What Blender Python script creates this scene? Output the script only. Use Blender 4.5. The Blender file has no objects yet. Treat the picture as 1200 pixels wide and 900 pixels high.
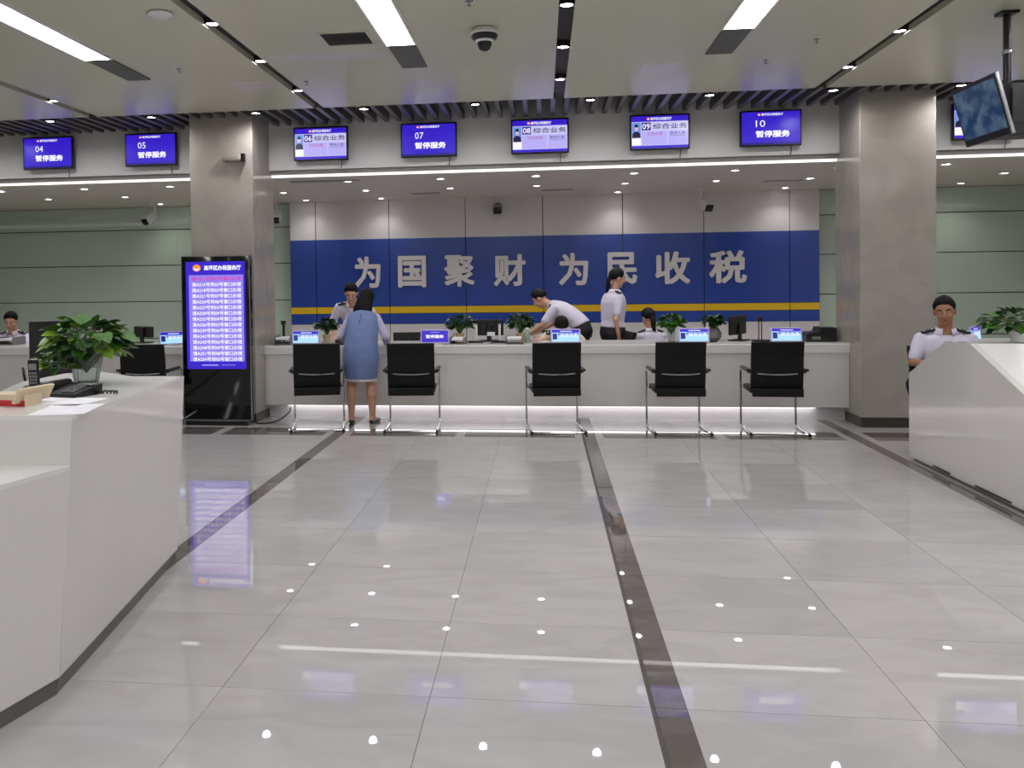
import bpy, bmesh, math, random
from mathutils import Vector, Matrix

random.seed(11)
S = bpy.context.scene
COL = S.collection
R = math.radians
V = Vector

# ------------------------------------------------------------------ camera
cd = bpy.data.cameras.new('camera')
cd.sensor_width = 36.0
cd.sensor_fit = 'HORIZONTAL'
cd.lens = 36.0 * 1035.0 / 1200.0
cd.shift_x = 100.0 / 1200.0
cd.shift_y = -100.0 / 1200.0
cd.clip_start = 0.05
cam = bpy.data.objects.new('camera', cd)
COL.objects.link(cam)
cam.matrix_world = Matrix(((0.991389, 0.010841, 0.130500, 0.0),
                           (0.130252, 0.021070, -0.991257, 0.0),
                           (-0.013496, 0.999719, 0.019477, 1.58),
                           (0, 0, 0, 1)))
S.camera = cam

# ------------------------------------------------------------------ world and exposure
w = bpy.data.worlds.new('world')
S.world = w
w.use_nodes = True
w.node_tree.nodes['Background'].inputs[0].default_value = (0.5, 0.52, 0.55, 1)
w.node_tree.nodes['Background'].inputs[1].default_value = 0.02
S.view_settings.view_transform = 'Standard'
S.view_settings.look = 'None'
S.view_settings.gamma = 1.0
S.view_settings.use_curve_mapping = False
S.view_settings.exposure = 0.0
S.cycles.max_bounces = 8
S.cycles.diffuse_bounces = 5
S.cycles.glossy_bounces = 4
S.cycles.transmission_bounces = 6
S.cycles.caustics_reflective = False
S.cycles.caustics_refractive = False
S.cycles.sample_clamp_indirect = 3.0

# light levels of the room's own lamps
LINEAR = 18.8        # linear ceiling luminaires
SPOT_BAFFLE = 31.0    # downlights between the baffles
SPOT_STRIP = 12.0     # downlights in the dark channels
SPOT_LOW = 26.0       # downlights over the staff area
LED_EDGE = 1.5
LED_KICK = 3.8


# ------------------------------------------------------------------ materials
def lin(c):
    out = []
    for v in c:
        v = v / 255.0
        out.append(v / 12.92 if v <= 0.04045 else ((v + 0.055) / 1.055) ** 2.4)
    return tuple(out) + (1.0,)


MATS = {}


def pbr(name, col, rough=0.5, metal=0.0, var=0.06, scale=8.0, bump=0.0, coat=0.0, trans=0.0,
        ior=1.5, spec=0.5, stretch=None, alpha=1.0):
    if name in MATS:
        return MATS[name]
    m = bpy.data.materials.new(name)
    m.use_nodes = True
    nt = m.node_tree
    b = nt.nodes['Principled BSDF']
    c = lin(col)
    b.inputs['Base Color'].default_value = c
    b.inputs['Roughness'].default_value = rough
    b.inputs['Metallic'].default_value = metal
    b.inputs['IOR'].default_value = ior
    b.inputs['Specular IOR Level'].default_value = spec
    b.inputs['Coat Weight'].default_value = coat
    b.inputs['Coat Roughness'].default_value = 0.05
    b.inputs['Transmission Weight'].default_value = trans
    b.inputs['Alpha'].default_value = alpha
    if var > 0 or bump > 0:
        tc = nt.nodes.new('ShaderNodeTexCoord')
        n = nt.nodes.new('ShaderNodeTexNoise')
        n.inputs['Scale'].default_value = scale
        n.inputs['Detail'].default_value = 4
        if stretch:
            mp = nt.nodes.new('ShaderNodeMapping')
            mp.inputs['Scale'].default_value = stretch
            nt.links.new(tc.outputs['Object'], mp.inputs[0])
            nt.links.new(mp.outputs[0], n.inputs['Vector'])
        else:
            nt.links.new(tc.outputs['Object'], n.inputs['Vector'])
        if var > 0:
            r = nt.nodes.new('ShaderNodeValToRGB')
            r.color_ramp.elements[0].position = 0.3
            r.color_ramp.elements[1].position = 0.7
            r.color_ramp.elements[0].color = tuple(max(0, v * (1 - var)) for v in c[:3]) + (1,)
            r.color_ramp.elements[1].color = tuple(min(1, v * (1 + var)) for v in c[:3]) + (1,)
            nt.links.new(n.outputs['Fac'], r.inputs[0])
            nt.links.new(r.outputs[0], b.inputs['Base Color'])
        if bump > 0:
            bp = nt.nodes.new('ShaderNodeBump')
            bp.inputs['Strength'].default_value = bump
            bp.inputs['Distance'].default_value = 0.01
            nt.links.new(n.outputs['Fac'], bp.inputs['Height'])
            nt.links.new(bp.outputs[0], b.inputs['Normal'])
    MATS[name] = m
    return m


def glow(name, col, strength=1.0):
    if name in MATS:
        return MATS[name]
    m = bpy.data.materials.new(name)
    m.use_nodes = True
    b = m.node_tree.nodes['Principled BSDF']
    b.inputs['Base Color'].default_value = (0.02, 0.02, 0.02, 1)
    b.inputs['Roughness'].default_value = 0.25
    b.inputs['Emission Color'].default_value = lin(col)
    b.inputs['Emission Strength'].default_value = strength
    MATS[name] = m
    return m


def stone_tile(name, col, rough, var, vein, ior=1.8):
    m = bpy.data.materials.new(name)
    m.use_nodes = True
    nt = m.node_tree
    b = nt.nodes['Principled BSDF']
    tc = nt.nodes.new('ShaderNodeTexCoord')
    oi = nt.nodes.new('ShaderNodeObjectInfo')
    off = nt.nodes.new('ShaderNodeVectorMath')
    off.operation = 'MULTIPLY_ADD'
    cmb = nt.nodes.new('ShaderNodeCombineXYZ')
    for i in range(3):
        nt.links.new(oi.outputs['Random'], cmb.inputs[i])
    nt.links.new(cmb.outputs[0], off.inputs[0])
    off.inputs[1].default_value = (37, 61, 23)
    nt.links.new(tc.outputs['Object'], off.inputs[2])
    mp = nt.nodes.new('ShaderNodeMapping')
    mp.inputs['Scale'].default_value = (0.9, 1.9, 1)
    nt.links.new(off.outputs[0], mp.inputs[0])
    n = nt.nodes.new('ShaderNodeTexNoise')
    n.inputs['Scale'].default_value = 2.2
    n.inputs['Detail'].default_value = 7
    n.inputs['Distortion'].default_value = 1.2
    nt.links.new(mp.outputs[0], n.inputs['Vector'])
    r = nt.nodes.new('ShaderNodeValToRGB')
    c = lin(col)
    e = r.color_ramp.elements
    e[0].position = 0.28
    e[1].position = 0.66
    e[0].color = tuple(v * (1 - var) for v in c[:3]) + (1,)
    e[1].color = tuple(min(1, v * (1 + var * 0.5)) for v in c[:3]) + (1,)
    mid = e.new(0.47)
    mid.color = tuple(v * (1 - vein) for v in c[:3]) + (1,)
    mid2 = e.new(0.51)
    mid2.color = c
    nt.links.new(n.outputs['Fac'], r.inputs[0])
    hsv = nt.nodes.new('ShaderNodeHueSaturation')
    mr = nt.nodes.new('ShaderNodeMapRange')
    mr.inputs['To Min'].default_value = 0.95
    mr.inputs['To Max'].default_value = 1.05
    nt.links.new(oi.outputs['Random'], mr.inputs['Value'])
    nt.links.new(mr.outputs[0], hsv.inputs['Value'])
    nt.links.new(r.outputs[0], hsv.inputs['Color'])
    nt.links.new(hsv.outputs[0], b.inputs['Base Color'])
    b.inputs['Roughness'].default_value = rough
    b.inputs['IOR'].default_value = ior
    return m


M_TILE = stone_tile('polished pale stone tile', (176, 173, 173), 0.006, 0.07, 0.035, 1.75)
M_BAND = stone_tile('polished grey stone band', (104, 98, 95), 0.02, 0.14, 0.12, 1.7)
M_GROUT = pbr('grout', (74, 70, 67), 0.8)
M_COLUMN = stone_tile('polished beige marble', (164, 158, 151), 0.14, 0.07, 0.05, 1.5)
M_SKIRT = pbr('dark skirting stone', (66, 60, 54), 0.2, var=0.1, scale=20)
M_CEIL = pbr('painted metal ceiling', (206, 206, 186), 0.24, var=0.02, scale=1.2, spec=0.35)
M_DARK = pbr('black channel', (22, 21, 24), 0.5)
M_SLAT = pbr('dark grey baffle', (96, 93, 92), 0.45, var=0.05)
M_SOFFIT = pbr('white soffit paint', (214, 213, 214), 0.55, var=0.02, scale=3)
M_FASCIA = pbr('grey fascia', (138, 135, 134), 0.4)
M_ENDP = pbr('grey end panel', (92, 93, 90), 0.55)
M_LOWCEIL = pbr('pale plaster ceiling', (212, 204, 194), 0.45, var=0.02, scale=2)
M_WALL = pbr('plain white wall', (205, 204, 200), 0.6, var=0.02, scale=2)
M_WPANEL = pbr('white glossy wall panel', (214, 211, 209), 0.22, var=0.015, scale=1.5)
M_BLUE = pbr('blue wall panel', (40, 72, 162), 0.22, var=0.03, scale=1.5)
M_YELLOW = pbr('yellow wall panel', (232, 190, 28), 0.3, var=0.03, scale=2)
M_CHAR = pbr('white raised letter', (226, 222, 222), 0.4, var=0.0)
M_GGLASS = pbr('pale green back painted glass', (190, 206, 190), 0.06, var=0.03, scale=0.8, coat=0.5)
M_SEAM = pbr('dark panel joint', (52, 56, 54), 0.5)
M_CTR = pbr('white solid surface', (206, 203, 200), 0.10, var=0.015, scale=1.4, coat=0.3)
M_CTRTOP = pbr('white solid surface top', (214, 212, 210), 0.2, var=0.015, scale=2)
M_KICK = pbr('dark grey kick board', (92, 88, 84), 0.35, var=0.06)
M_KICKW = pbr('white kick board', (216, 214, 214), 0.35, var=0.02)
M_LEATHER = pbr('black leather', (9, 9, 10), 0.5, var=0.15, scale=30, bump=0.12, spec=0.25)
M_CHROME = pbr('chrome tube', (200, 200, 205), 0.12, 1.0, var=0.0)
M_BLACK = pbr('black plastic', (10, 10, 12), 0.35, var=0.05, scale=20)
M_BLACKG = pbr('black gloss', (8, 8, 10), 0.08, var=0.0)
M_GREYP = pbr('grey plastic', (120, 120, 122), 0.4, var=0.04, scale=20)
M_SILVER = pbr('silver bezel', (176, 178, 182), 0.25, 0.9, var=0.0)
M_WHITEP = pbr('white plastic', (226, 226, 226), 0.3, var=0.01)
M_SKIN = pbr('skin', (198, 150, 124), 0.5, var=0.05, scale=20)
M_SKIN_SHADE = pbr('shaded skin', (158, 112, 84), 0.5, var=0.05, scale=20)  # guard only: shade on his face painted in as a darker skin colour
M_HAIR = pbr('black hair', (9, 8, 9), 0.55, var=0.3, scale=60, stretch=(1, 1, 0.15), spec=0.2)
M_SHIRT = pbr('pale uniform shirt', (208, 203, 222), 0.75, var=0.05, scale=14, bump=0.25)
M_SHIRTC = pbr('cream shirt', (222, 214, 190), 0.75, var=0.04, scale=14, bump=0.25)
M_TROUS = pbr('black trousers', (20, 18, 24), 0.7, var=0.1, scale=20, bump=0.2)
M_DRESS = pbr('powder blue dress', (108, 126, 172), 0.8, var=0.07, scale=12, bump=0.3)
M_SLEEVE = pbr('sheer lilac sleeve', (186, 180, 208), 0.75, var=0.06, scale=12, bump=0.3)
M_LACE = pbr('white lace hem', (208, 206, 208), 0.8, var=0.1, scale=60)
M_NAVY = pbr('navy cloth', (18, 18, 34), 0.7)
M_SHOE = pbr('dark shoe', (40, 32, 34), 0.4)
M_LIP = pbr('lip', (150, 82, 76), 0.5)
M_EYEW = pbr('eye white', (220, 216, 212), 0.2, var=0)
M_LEAF = pbr('pothos leaf', (62, 108, 34), 0.35, var=0.35, scale=9)
M_LEAF2 = pbr('young pothos leaf', (112, 146, 44), 0.35, var=0.25, scale=9)
M_LEAF3 = pbr('dark pothos leaf', (34, 66, 30), 0.35, var=0.3, scale=9)
M_STEM = pbr('green stem', (84, 112, 52), 0.5)
M_GLASS = pbr('clear vase glass', (232, 240, 236), 0.04, var=0.0, trans=0.92, ior=1.4)
M_POT = pbr('beige pot', (196, 172, 138), 0.5)
M_PAPER = pbr('white paper', (224, 224, 230), 0.8, var=0.02)
M_RED = pbr('red print', (178, 30, 40), 0.5)
M_BEIGE = pbr('kraft card', (202, 184, 156), 0.7)
M_OLIVE = pbr('pale green card', (176, 184, 140), 0.6)
M_BOTTLE = pbr('pale green bottle', (178, 206, 186), 0.1, trans=0.5, var=0)
M_MAROON = pbr('dark red box', (58, 16, 24), 0.45)
M_CABLE = pbr('black cable', (20, 20, 22), 0.5)
M_EMBER = pbr('dark brown leather', (18, 14, 15), 0.45, var=0.2, scale=25, bump=0.1)

E_LINEAR = glow('linear lamp diffuser', (250, 249, 252), LINEAR)
E_LENS = glow('downlight lens', (255, 250, 255), 26.0)
E_EDGE = glow('edge light', (255, 253, 250), LED_EDGE)
E_KICK = glow('kick light', (255, 250, 255), LED_KICK)
E_WHITE = glow('screen white', (250, 248, 255), 1.0)
E_BLUE = glow('screen blue', (56, 26, 214), 0.85)
E_BLUED = glow('screen dark blue', (30, 18, 150), 0.8)
E_NAVY = glow('screen navy', (22, 14, 96), 0.8)
E_LAV = glow('screen lavender', (186, 176, 250), 0.95)
E_LAV2 = glow('screen pale lavender', (208, 204, 250), 0.95)
E_LIST = glow('list lavender', (150, 132, 246), 0.95)
E_PINK = glow('screen pink', (226, 60, 190), 0.9)
E_RED = glow('screen dull red', (176, 60, 110), 0.9)
E_ORANGE = glow('screen orange', (255, 150, 40), 1.0)
E_SUIT = glow('screen suit', (24, 18, 60), 0.8)
E_FACE = glow('screen face', (226, 190, 200), 0.9)
E_SKY = glow('screen sky', (110, 150, 240), 0.9)
E_CYAN = glow('screen cyan', (176, 226, 255), 1.0)


def dim_screen():
    m = bpy.data.materials.new('dim blue screen')
    m.use_nodes = True
    nt = m.node_tree
    b = nt.nodes['Principled BSDF']
    b.inputs['Base Color'].default_value = (0.01, 0.015, 0.03, 1)
    b.inputs['Roughness'].default_value = 0.15
    tc = nt.nodes.new('ShaderNodeTexCoord')
    mp = nt.nodes.new('ShaderNodeMapping')
    mp.inputs['Scale'].default_value = (1, 6, 9)
    n = nt.nodes.new('ShaderNodeTexNoise')
    n.inputs['Scale'].default_value = 1.3
    n.inputs['Detail'].default_value = 3
    r = nt.nodes.new('ShaderNodeValToRGB')
    r.color_ramp.elements[0].color = lin((20, 52, 88))
    r.color_ramp.elements[1].color = lin((82, 104, 122))
    r.color_ramp.elements[0].position = 0.4
    r.color_ramp.elements[1].position = 0.66
    nt.links.new(tc.outputs['Object'], mp.inputs[0])
    nt.links.new(mp.outputs[0], n.inputs['Vector'])
    nt.links.new(n.outputs['Fac'], r.inputs[0])
    nt.links.new(r.outputs[0], b.inputs['Emission Color'])
    b.inputs['Emission Strength'].default_value = 0.75
    return m


M_DIM = dim_screen()


# ------------------------------------------------------------------ mesh helpers
class MB:
    def __init__(self):
        self.v, self.f = [], []

    def add(self, vs, fs, M=None):
        o = len(self.v)
        for p in vs:
            p = V(p)
            self.v.append(M @ p if M else p)
        for f in fs:
            self.f.append([i + o for i in f])
        return self

    def box(self, x0, x1, y0, y1, z0, z1, M=None):
        vs = [(x0, y0, z0), (x1, y0, z0), (x1, y1, z0), (x0, y1, z0), (x0, y0, z1), (x1, y0, z1), (x1, y1, z1), (x0, y1, z1)]
        fs = [(0, 3, 2, 1), (4, 5, 6, 7), (0, 1, 5, 4), (1, 2, 6, 5), (2, 3, 7, 6), (3, 0, 4, 7)]
        return self.add(vs, fs, M)

    def rbox(self, x0, x1, y0, y1, z0, z1, b=0.01, seg=1, M=None):
        bm = bmesh.new()
        bmesh.ops.create_cube(bm, size=1)
        for v in bm.verts:
            v.co = V((x0 + (v.co.x + .5) * (x1 - x0), y0 + (v.co.y + .5) * (y1 - y0), z0 + (v.co.z + .5) * (z1 - z0)))
        b = min(b, 0.49 * min(x1 - x0, y1 - y0, z1 - z0))
        bmesh.ops.bevel(bm, geom=bm.edges[:], offset=b, segments=seg, profile=0.6, affect='EDGES')
        bm.verts.index_update()
        vs = [v.co.copy() for v in bm.verts]
        fs = [[v.index for v in f.verts] for f in bm.faces]
        bm.free()
        return self.add(vs, fs, M)

    def prism(self, poly, a, b, axis='x', M=None):
        n = len(poly)
        pl = {'x': lambda u, v, t: (t, u, v), 'y': lambda u, v, t: (u, t, v), 'z': lambda u, v, t: (u, v, t)}[axis]
        vs = [pl(u, v, a) for u, v in poly] + [pl(u, v, b) for u, v in poly]
        fs = [list(range(n))[::-1], list(range(n, 2 * n))]
        for i in range(n):
            j = (i + 1) % n
            fs.append([i, j, n + j, n + i])
        return self.add(vs, fs, M)

    def rings(self, rings, M=None, caps=True):
        n = len(rings[0])
        vs = [p for r in rings for p in r]
        fs = []
        for k in range(len(rings) - 1):
            for i in range(n):
                j = (i + 1) % n
                fs.append([k * n + i, k * n + j, (k + 1) * n + j, (k + 1) * n + i])
        if caps:
            fs.append(list(range(n))[::-1])
            fs.append([(len(rings) - 1) * n + i for i in range(n)])
        return self.add(vs, fs, M)

    def loft(self, specs, n=16, M=None):
        """specs: (centre, x-radius vector, y-radius vector)"""
        rs = []
        for c, ux, uy in specs:
            c, ux, uy = V(c), V(ux), V(uy)
            rs.append([c + ux * math.cos(2 * math.pi * i / n) + uy * math.sin(2 * math.pi * i / n) for i in range(n)])
        return self.rings(rs, M)

    def capsule(self, p1, r1, p2, r2, n=12, flat=1.0, M=None):
        p1, p2 = V(p1), V(p2)
        a = (p2 - p1)
        L = a.length
        a = a.normalized() if L > 1e-6 else V((0, 0, 1))
        u = a.orthogonal().normalized()
        if flat != 1.0:
            u = a.cross(V((0, 1, 0)))
            u = u.normalized() if u.length > 1e-3 else a.orthogonal().normalized()
        q = a.cross(u)
        sp = []
        for t in (-80, -50, -20):
            sp.append((p1 + a * r1 * math.sin(R(t)), u * r1 * math.cos(R(t)), q * r1 * flat * math.cos(R(t))))
        for t in (20, 50, 80):
            sp.append((p2 + a * r2 * math.sin(R(t)), u * r2 * math.cos(R(t)), q * r2 * flat * math.cos(R(t))))
        return self.loft(sp, n, M)

    def ball(self, c, r, n=16, m=10, M=None):
        c = V(c)
        if not hasattr(r, '__len__'):
            r = (r, r, r)
        sp = []
        for k in range(m + 1):
            t = -88 + 176 * k / m
            sp.append((c + V((0, 0, r[2] * math.sin(R(t)))), V((r[0] * math.cos(R(t)), 0, 0)), V((0, r[1] * math.cos(R(t)), 0))))
        return self.loft(sp, n, M)

    def tube(self, pts, r, n=8, M=None):
        pts = [V(p) for p in pts]
        rs = []
        prev = None
        for i, p in enumerate(pts):
            d = (pts[min(i + 1, len(pts) - 1)] - pts[max(i - 1, 0)]).normalized()
            u = prev - d * prev.dot(d) if prev is not None else d.orthogonal()
            u = u.normalized() if u.length > 1e-5 else d.orthogonal().normalized()
            prev = u
            q = d.cross(u)
            rr = r[i] if hasattr(r, '__len__') else r
            rs.append([p + (u * math.cos(2 * math.pi * k / n) + q * math.sin(2 * math.pi * k / n)) * rr for k in range(n)])
        return self.rings(rs, M)

    def lathe(self, prof, n=24, M=None):
        return self.loft([((0, 0, z), (r, 0, 0), (0, r, 0)) for r, z in prof], n, M)

    def mesh(self, name):
        me = bpy.data.meshes.new(name)
        me.from_pydata([tuple(p) for p in self.v], [], self.f)
        bm = bmesh.new()
        bm.from_mesh(me)
        bmesh.ops.recalc_face_normals(bm, faces=bm.faces[:])
        bm.to_mesh(me)
        bm.free()
        me.update()
        return me

    def build(self, name, mat, parent=None, smooth=False):
        return link(name, self.mesh(name), mat, parent, smooth)


def link(name, me, mat, parent=None, smooth=False):
    if mat and not me.materials:
        me.materials.append(mat)
    if smooth:
        for p in me.polygons:
            p.use_smooth = True
        try:
            me.set_sharp_from_angle(angle=R(42))
        except Exception:
            pass
    o = bpy.data.objects.new(name, me)
    COL.objects.link(o)
    o.parent = parent
    return o


def empty(name, loc=(0, 0, 0), rz=0.0, parent=None):
    o = bpy.data.objects.new(name, None)
    o.empty_display_size = 0.1
    COL.objects.link(o)
    o.location = loc
    o.rotation_euler = (0, 0, rz)
    o.parent = parent
    return o


def tag(o, label, cat, group=None):
    o['label'] = label
    o['category'] = cat
    if group:
        o['group'] = group
    return o


def structure(o):
    o['kind'] = 'structure'
    return o


def copy_tree(o, parent=None):
    c = o.copy()
    COL.objects.link(c)
    c.parent = parent
    for ch in o.children:
        copy_tree(ch, c)
    return c


def smooth_path(pts, sub=6):
    pts = [V(p) for p in pts]
    out = []
    for i in range(len(pts) - 1):
        p0 = pts[max(i - 1, 0)]
        p1, p2 = pts[i], pts[i + 1]
        p3 = pts[min(i + 2, len(pts) - 1)]
        for k in range(sub):
            t = k / sub
            out.append(0.5 * ((2 * p1) + (p2 - p0) * t + (2 * p0 - 5 * p1 + 4 * p2 - p3) * t * t + (3 * p1 - p0 - 3 * p2 + p3) * t ** 3))
    out.append(pts[-1])
    return out


# ------------------------------------------------------------------ writing
GL = {}


def glyph(body, bold=0.0, extrude=0.0):
    key = (body, bold, extrude)
    if key in GL:
        return GL[key]
    c = bpy.data.curves.new('glyph', 'FONT')
    c.body = body
    c.size = 1.0
    c.extrude = extrude
    c.resolution_u = 2
    o = bpy.data.objects.new('glyph', c)
    COL.objects.link(o)
    bpy.context.view_layer.update()
    dg = bpy.context.evaluated_depsgraph_get()
    me = bpy.data.meshes.new_from_object(o.evaluated_get(dg))
    vs = [v.co.copy() for v in me.vertices]
    fs = [list(p.vertices) for p in me.polygons]
    bpy.data.objects.remove(o)
    bpy.data.curves.remove(c)
    bpy.data.meshes.remove(me)
    if bold > 0:
        n0 = len(vs)
        av, af = [], []
        dirs = [(math.cos(R(45 * i)), math.sin(R(45 * i))) for i in range(8)] if extrude else [(1, 1), (-1, 1), (1, -1), (-1, -1)]
        for i, (dx, dy) in enumerate(dirs):
            av += [V((v.x + dx * bold, v.y + dy * bold, v.z + .0008 * i)) for v in vs]
            af += [[q + i * n0 for q in f] for f in fs]
        vs, fs = av, af
    GL[key] = (vs, fs)
    return GL[key]


def write(body, x0, x1, z0, z1, y, mat, parent, name='lettering', bold=0.02, extrude=0.0, keep=False):
    """Lettering in the XZ plane that faces -Y, fitted to a rectangle."""
    vs, fs = glyph(body, bold, extrude)
    ax, bx = min(v.x for v in vs), max(v.x for v in vs)
    ay, by = min(v.y for v in vs), max(v.y for v in vs)
    sx, sz = (x1 - x0) / (bx - ax), (z1 - z0) / (by - ay)
    if keep:
        sx = sz
    sy = min(sx, sz)
    me = bpy.data.meshes.new(name)
    me.from_pydata([(x0 + (v.x - ax) * sx, y - v.z * sy, z0 + (v.y - ay) * sz) for v in vs], [], fs)
    return link(name, me, mat, parent)


def plate(x0, x1, z0, z1, y, mat, parent, name, t=0.0006):
    return MB().box(x0, x1, y - t, y, z0, z1).build(name, mat, parent)


# ------------------------------------------------------------------ the room shell
XL, XR, YB = -12.0, 8.0, -8.0
CZ = 3.46
floor = structure(MB().box(XL, XR, YB, 14.4, -0.12, -0.002).build('floor', M_GROUT))
STR = [-7.295, -4.72, -2.14, 0.45, 3.02, 5.595]
SWID = 0.115
ROWS = [0.34 + 0.74 * k for k in range(12)] + [8.90]
TW = (2.575 - SWID) / 3


def tile_mesh(w, d, mat, name):
    me = MB().box(-w / 2, w / 2, -d / 2, d / 2, -0.002, 0).mesh(name)
    me.materials.append(mat)
    return me


G = 0.0024
tm_full = tile_mesh(TW - G, 0.74 - G, M_TILE, 'tile')
tm_short = tile_mesh(TW - G, 0.42 - G, M_TILE, 'tile')
tm_far = tile_mesh(TW - G, 0.80 - G, M_TILE, 'tile')
tm_strip = tile_mesh(SWID - G, 1.48 - G, M_BAND, 'band_tile')
for s in STR:
    for k in range(3):
        x = s + SWID / 2 + TW * (k + .5)
        for i in range(len(ROWS) - 1):
            a, b = ROWS[i], ROWS[i + 1]
            o = link('tile', tm_full if b - a > 0.6 else tm_short, None, floor)
            o.location = (x, (a + b) / 2, 0)
        o = link('tile', tm_far, None, floor)
        o.location = (x, 9.76, 0)
    for i in range(7):
        o = link('band_tile', tm_strip, None, floor)
        o.location = (s, 0.34 + 1.48 * (i + .5), 0)
    # cross band: two dark runs with a pale piece between them
    for a, b in ((0.14, 1.235), (1.335, 2.44)):
        o = MB().box(s + a + G, s + b - G, 8.90 + G, 9.36 - G, -0.002, 0).build('band_tile', M_BAND, floor)
    for a, b in ((SWID / 2, 0.14), (1.235, 1.335), (2.44, 2.575 - SWID / 2)):
        MB().box(s + a + G / 2, s + b - G / 2, 8.90 + G, 9.36 - G, -0.002, 0).build('tile', M_TILE, floor)
MB().box(XL, XR, YB, 0.335, -0.002, 0).build('rear_paving', M_TILE, floor)
MB().box(XL, XR, 10.7, 14.4, -0.002, 0).build('staff_floor', M_TILE, floor)
MB().box(XL, -7.36, 0.34, 10.69, -0.002, 0).build('side_paving', M_TILE, floor)

structure(MB().box(XL - .1, XL, YB, 14.4, 0, 3.9).build('wall_left', M_WALL))
structure(MB().box(XR, XR + .1, YB, 14.4, 0, 3.9).build('wall_right', M_WALL))
structure(MB().box(XL, XR, YB - .1, YB, 0, 3.9).build('wall_rear', M_WALL))

# main ceiling, split by the dark light channels
CH = [-7.50, -4.93, -2.365, 0.185, 2.77, 5.34]
CW = 0.11
cb = MB()
edges = [XL] + [e for c in CH for e in (c - CW / 2, c + CW / 2)] + [XR]
for i in range(0, len(edges), 2):
    cb.box(edges[i], edges[i + 1], YB, 9.3, CZ, CZ + 0.05)
ceiling = structure(cb.build('ceiling', M_CEIL))
for c in CH:
    MB().box(c - CW / 2 - .02, c + CW / 2 + .02, YB, 9.28, CZ + 0.052, CZ + 0.075).build('light_channel', M_DARK, ceiling)
MB().box(XL, XR, 9.3, 10.34, 3.74, 3.78).build('dark_plenum', M_DARK, ceiling)
MB().box(XL, XR, 9.285, 9.3, CZ + .05, 3.74).build('plenum_edge', M_DARK, ceiling)
sl = MB().box(-0.024, 0.024, 9.305, 10.295, 3.465, 3.56).mesh('slat')
sl.materials.append(M_SLAT)
x = -8.9
while x < 7.2:
    o = link('slat', sl, None, ceiling)
    o.location = (x, 0, 0)
    x += 0.148
# faint access hatches
for x0, x1, y0, y1 in ((-2.28, -1.24, 7.08, 7.32), (0.88, 1.21, 7.97, 8.33), (-2.9, -2.55, 7.98, 8.3)):
    MB().rbox(x0, x1, y0, y1, CZ - 0.004, CZ + .01, .003).build('access_hatch', M_WPANEL, ceiling)

# soffit, fascia, lower ceiling
soffit = structure(MB().box(XL, XR, 10.30, 10.42, 2.935, 3.78).build('wall_soffit', M_SOFFIT))
MB().box(XL, XR, 10.335, 10.43, 2.885, 2.935).build('fascia', M_FASCIA, soffit)
for n_, a, b in (('l', XL, -3.98), ('c', -3.24, 3.265), ('r', 4.01, XR)):
    e = empty('edge_light', ((a + b) / 2, 10.40, 2.86))
    MB().rbox(a - (a + b) / 2, b - (a + b) / 2, -.022, .028, .000, .026, .004).build('diffuser', E_EDGE, e)
    lb = {'l': 'thin glowing light line under soffit, by the 04 and 05 televisions',
          'c': 'long glowing light line under soffit between the two columns',
          'r': 'thin glowing light line under soffit beyond the hanging screens'}[n_]
    tag(e, lb, 'light')
lowceil = structure(MB().box(XL, XR, 10.43, 14.4, 2.885, 2.95).build('ceiling_lower', M_LOWCEIL))
for x0, x1, y0 in ((-3.2, -2.3, 11.0), (-1.9, -1.5, 12.9), (0.0, .45, 12.9), (3.0, 3.5, 12.5), (4.2, 5.2, 13.2)):
    MB().box(x0, x1, y0, y0 + .16, 2.878, 2.886).build('air_slot', M_FASCIA, lowceil)

# back wall: green glass both sides, panelled feature wall between
wb = structure(MB().box(XL, XR, 14.12, 14.3, 0, 2.9).build('wall_back', M_SEAM))
zs = [0.09, 0.69, 1.305, 1.91, 2.505, 2.885]
for X0, X1 in ((XL, -4.07), (4.14, XR)):
    n = max(1, round((X1 - X0) / 1.95))
    for i in range(n):
        a = X0 + (X1 - X0) * i / n
        b = X0 + (X1 - X0) * (i + 1) / n
        for k in range(5):
            MB().box(a + .0005, b - .0005, 14.07, 14.12, zs[k] + .007, zs[k + 1] - .007).build('glass_panel', M_GGLASS, wb)
fw = structure(MB().box(-4.05, 4.12, 13.93, 14.07, 0, 2.885).build('wall_feature', M_SEAM))
xs = [-4.05, -3.62, -2.42, -1.20, 0.01, 1.23, 2.44, 3.69, 4.12]
for i in range(8):
    for z0, z1, m, nm in ((2.27, 2.885, M_WPANEL, 'white_panel'), (1.192, 2.27, M_BLUE, 'blue_panel'),
                          (1.08, 1.185, M_YELLOW, 'yellow_strip'), (.912, 1.073, M_BLUE, 'blue_panel'), (0, .905, M_WPANEL, 'white_panel')):
        MB().box(xs[i] + .006, xs[i + 1] - .006, 13.90, 13.93, z0, z1).build(nm, m, fw)

# slogan
sg = empty('slogan_sign', (0.04, 13.9, 1.49))
tag(sg, 'row of eight raised white characters across the blue wall band', 'sign')
for ch, a, b in zip('为国聚财为民收税', (-2.99, -2.28, -1.54, -0.76, .25, .97, 1.71, 2.51), (-2.56, -1.83, -1.06, -.26, .70, 1.44, 2.23, 3.06)):
    write(ch, a - .04, b - .04, 0.0, .50, -.022, M_CHAR, sg, 'character', 0.030, 0.028)

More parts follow.
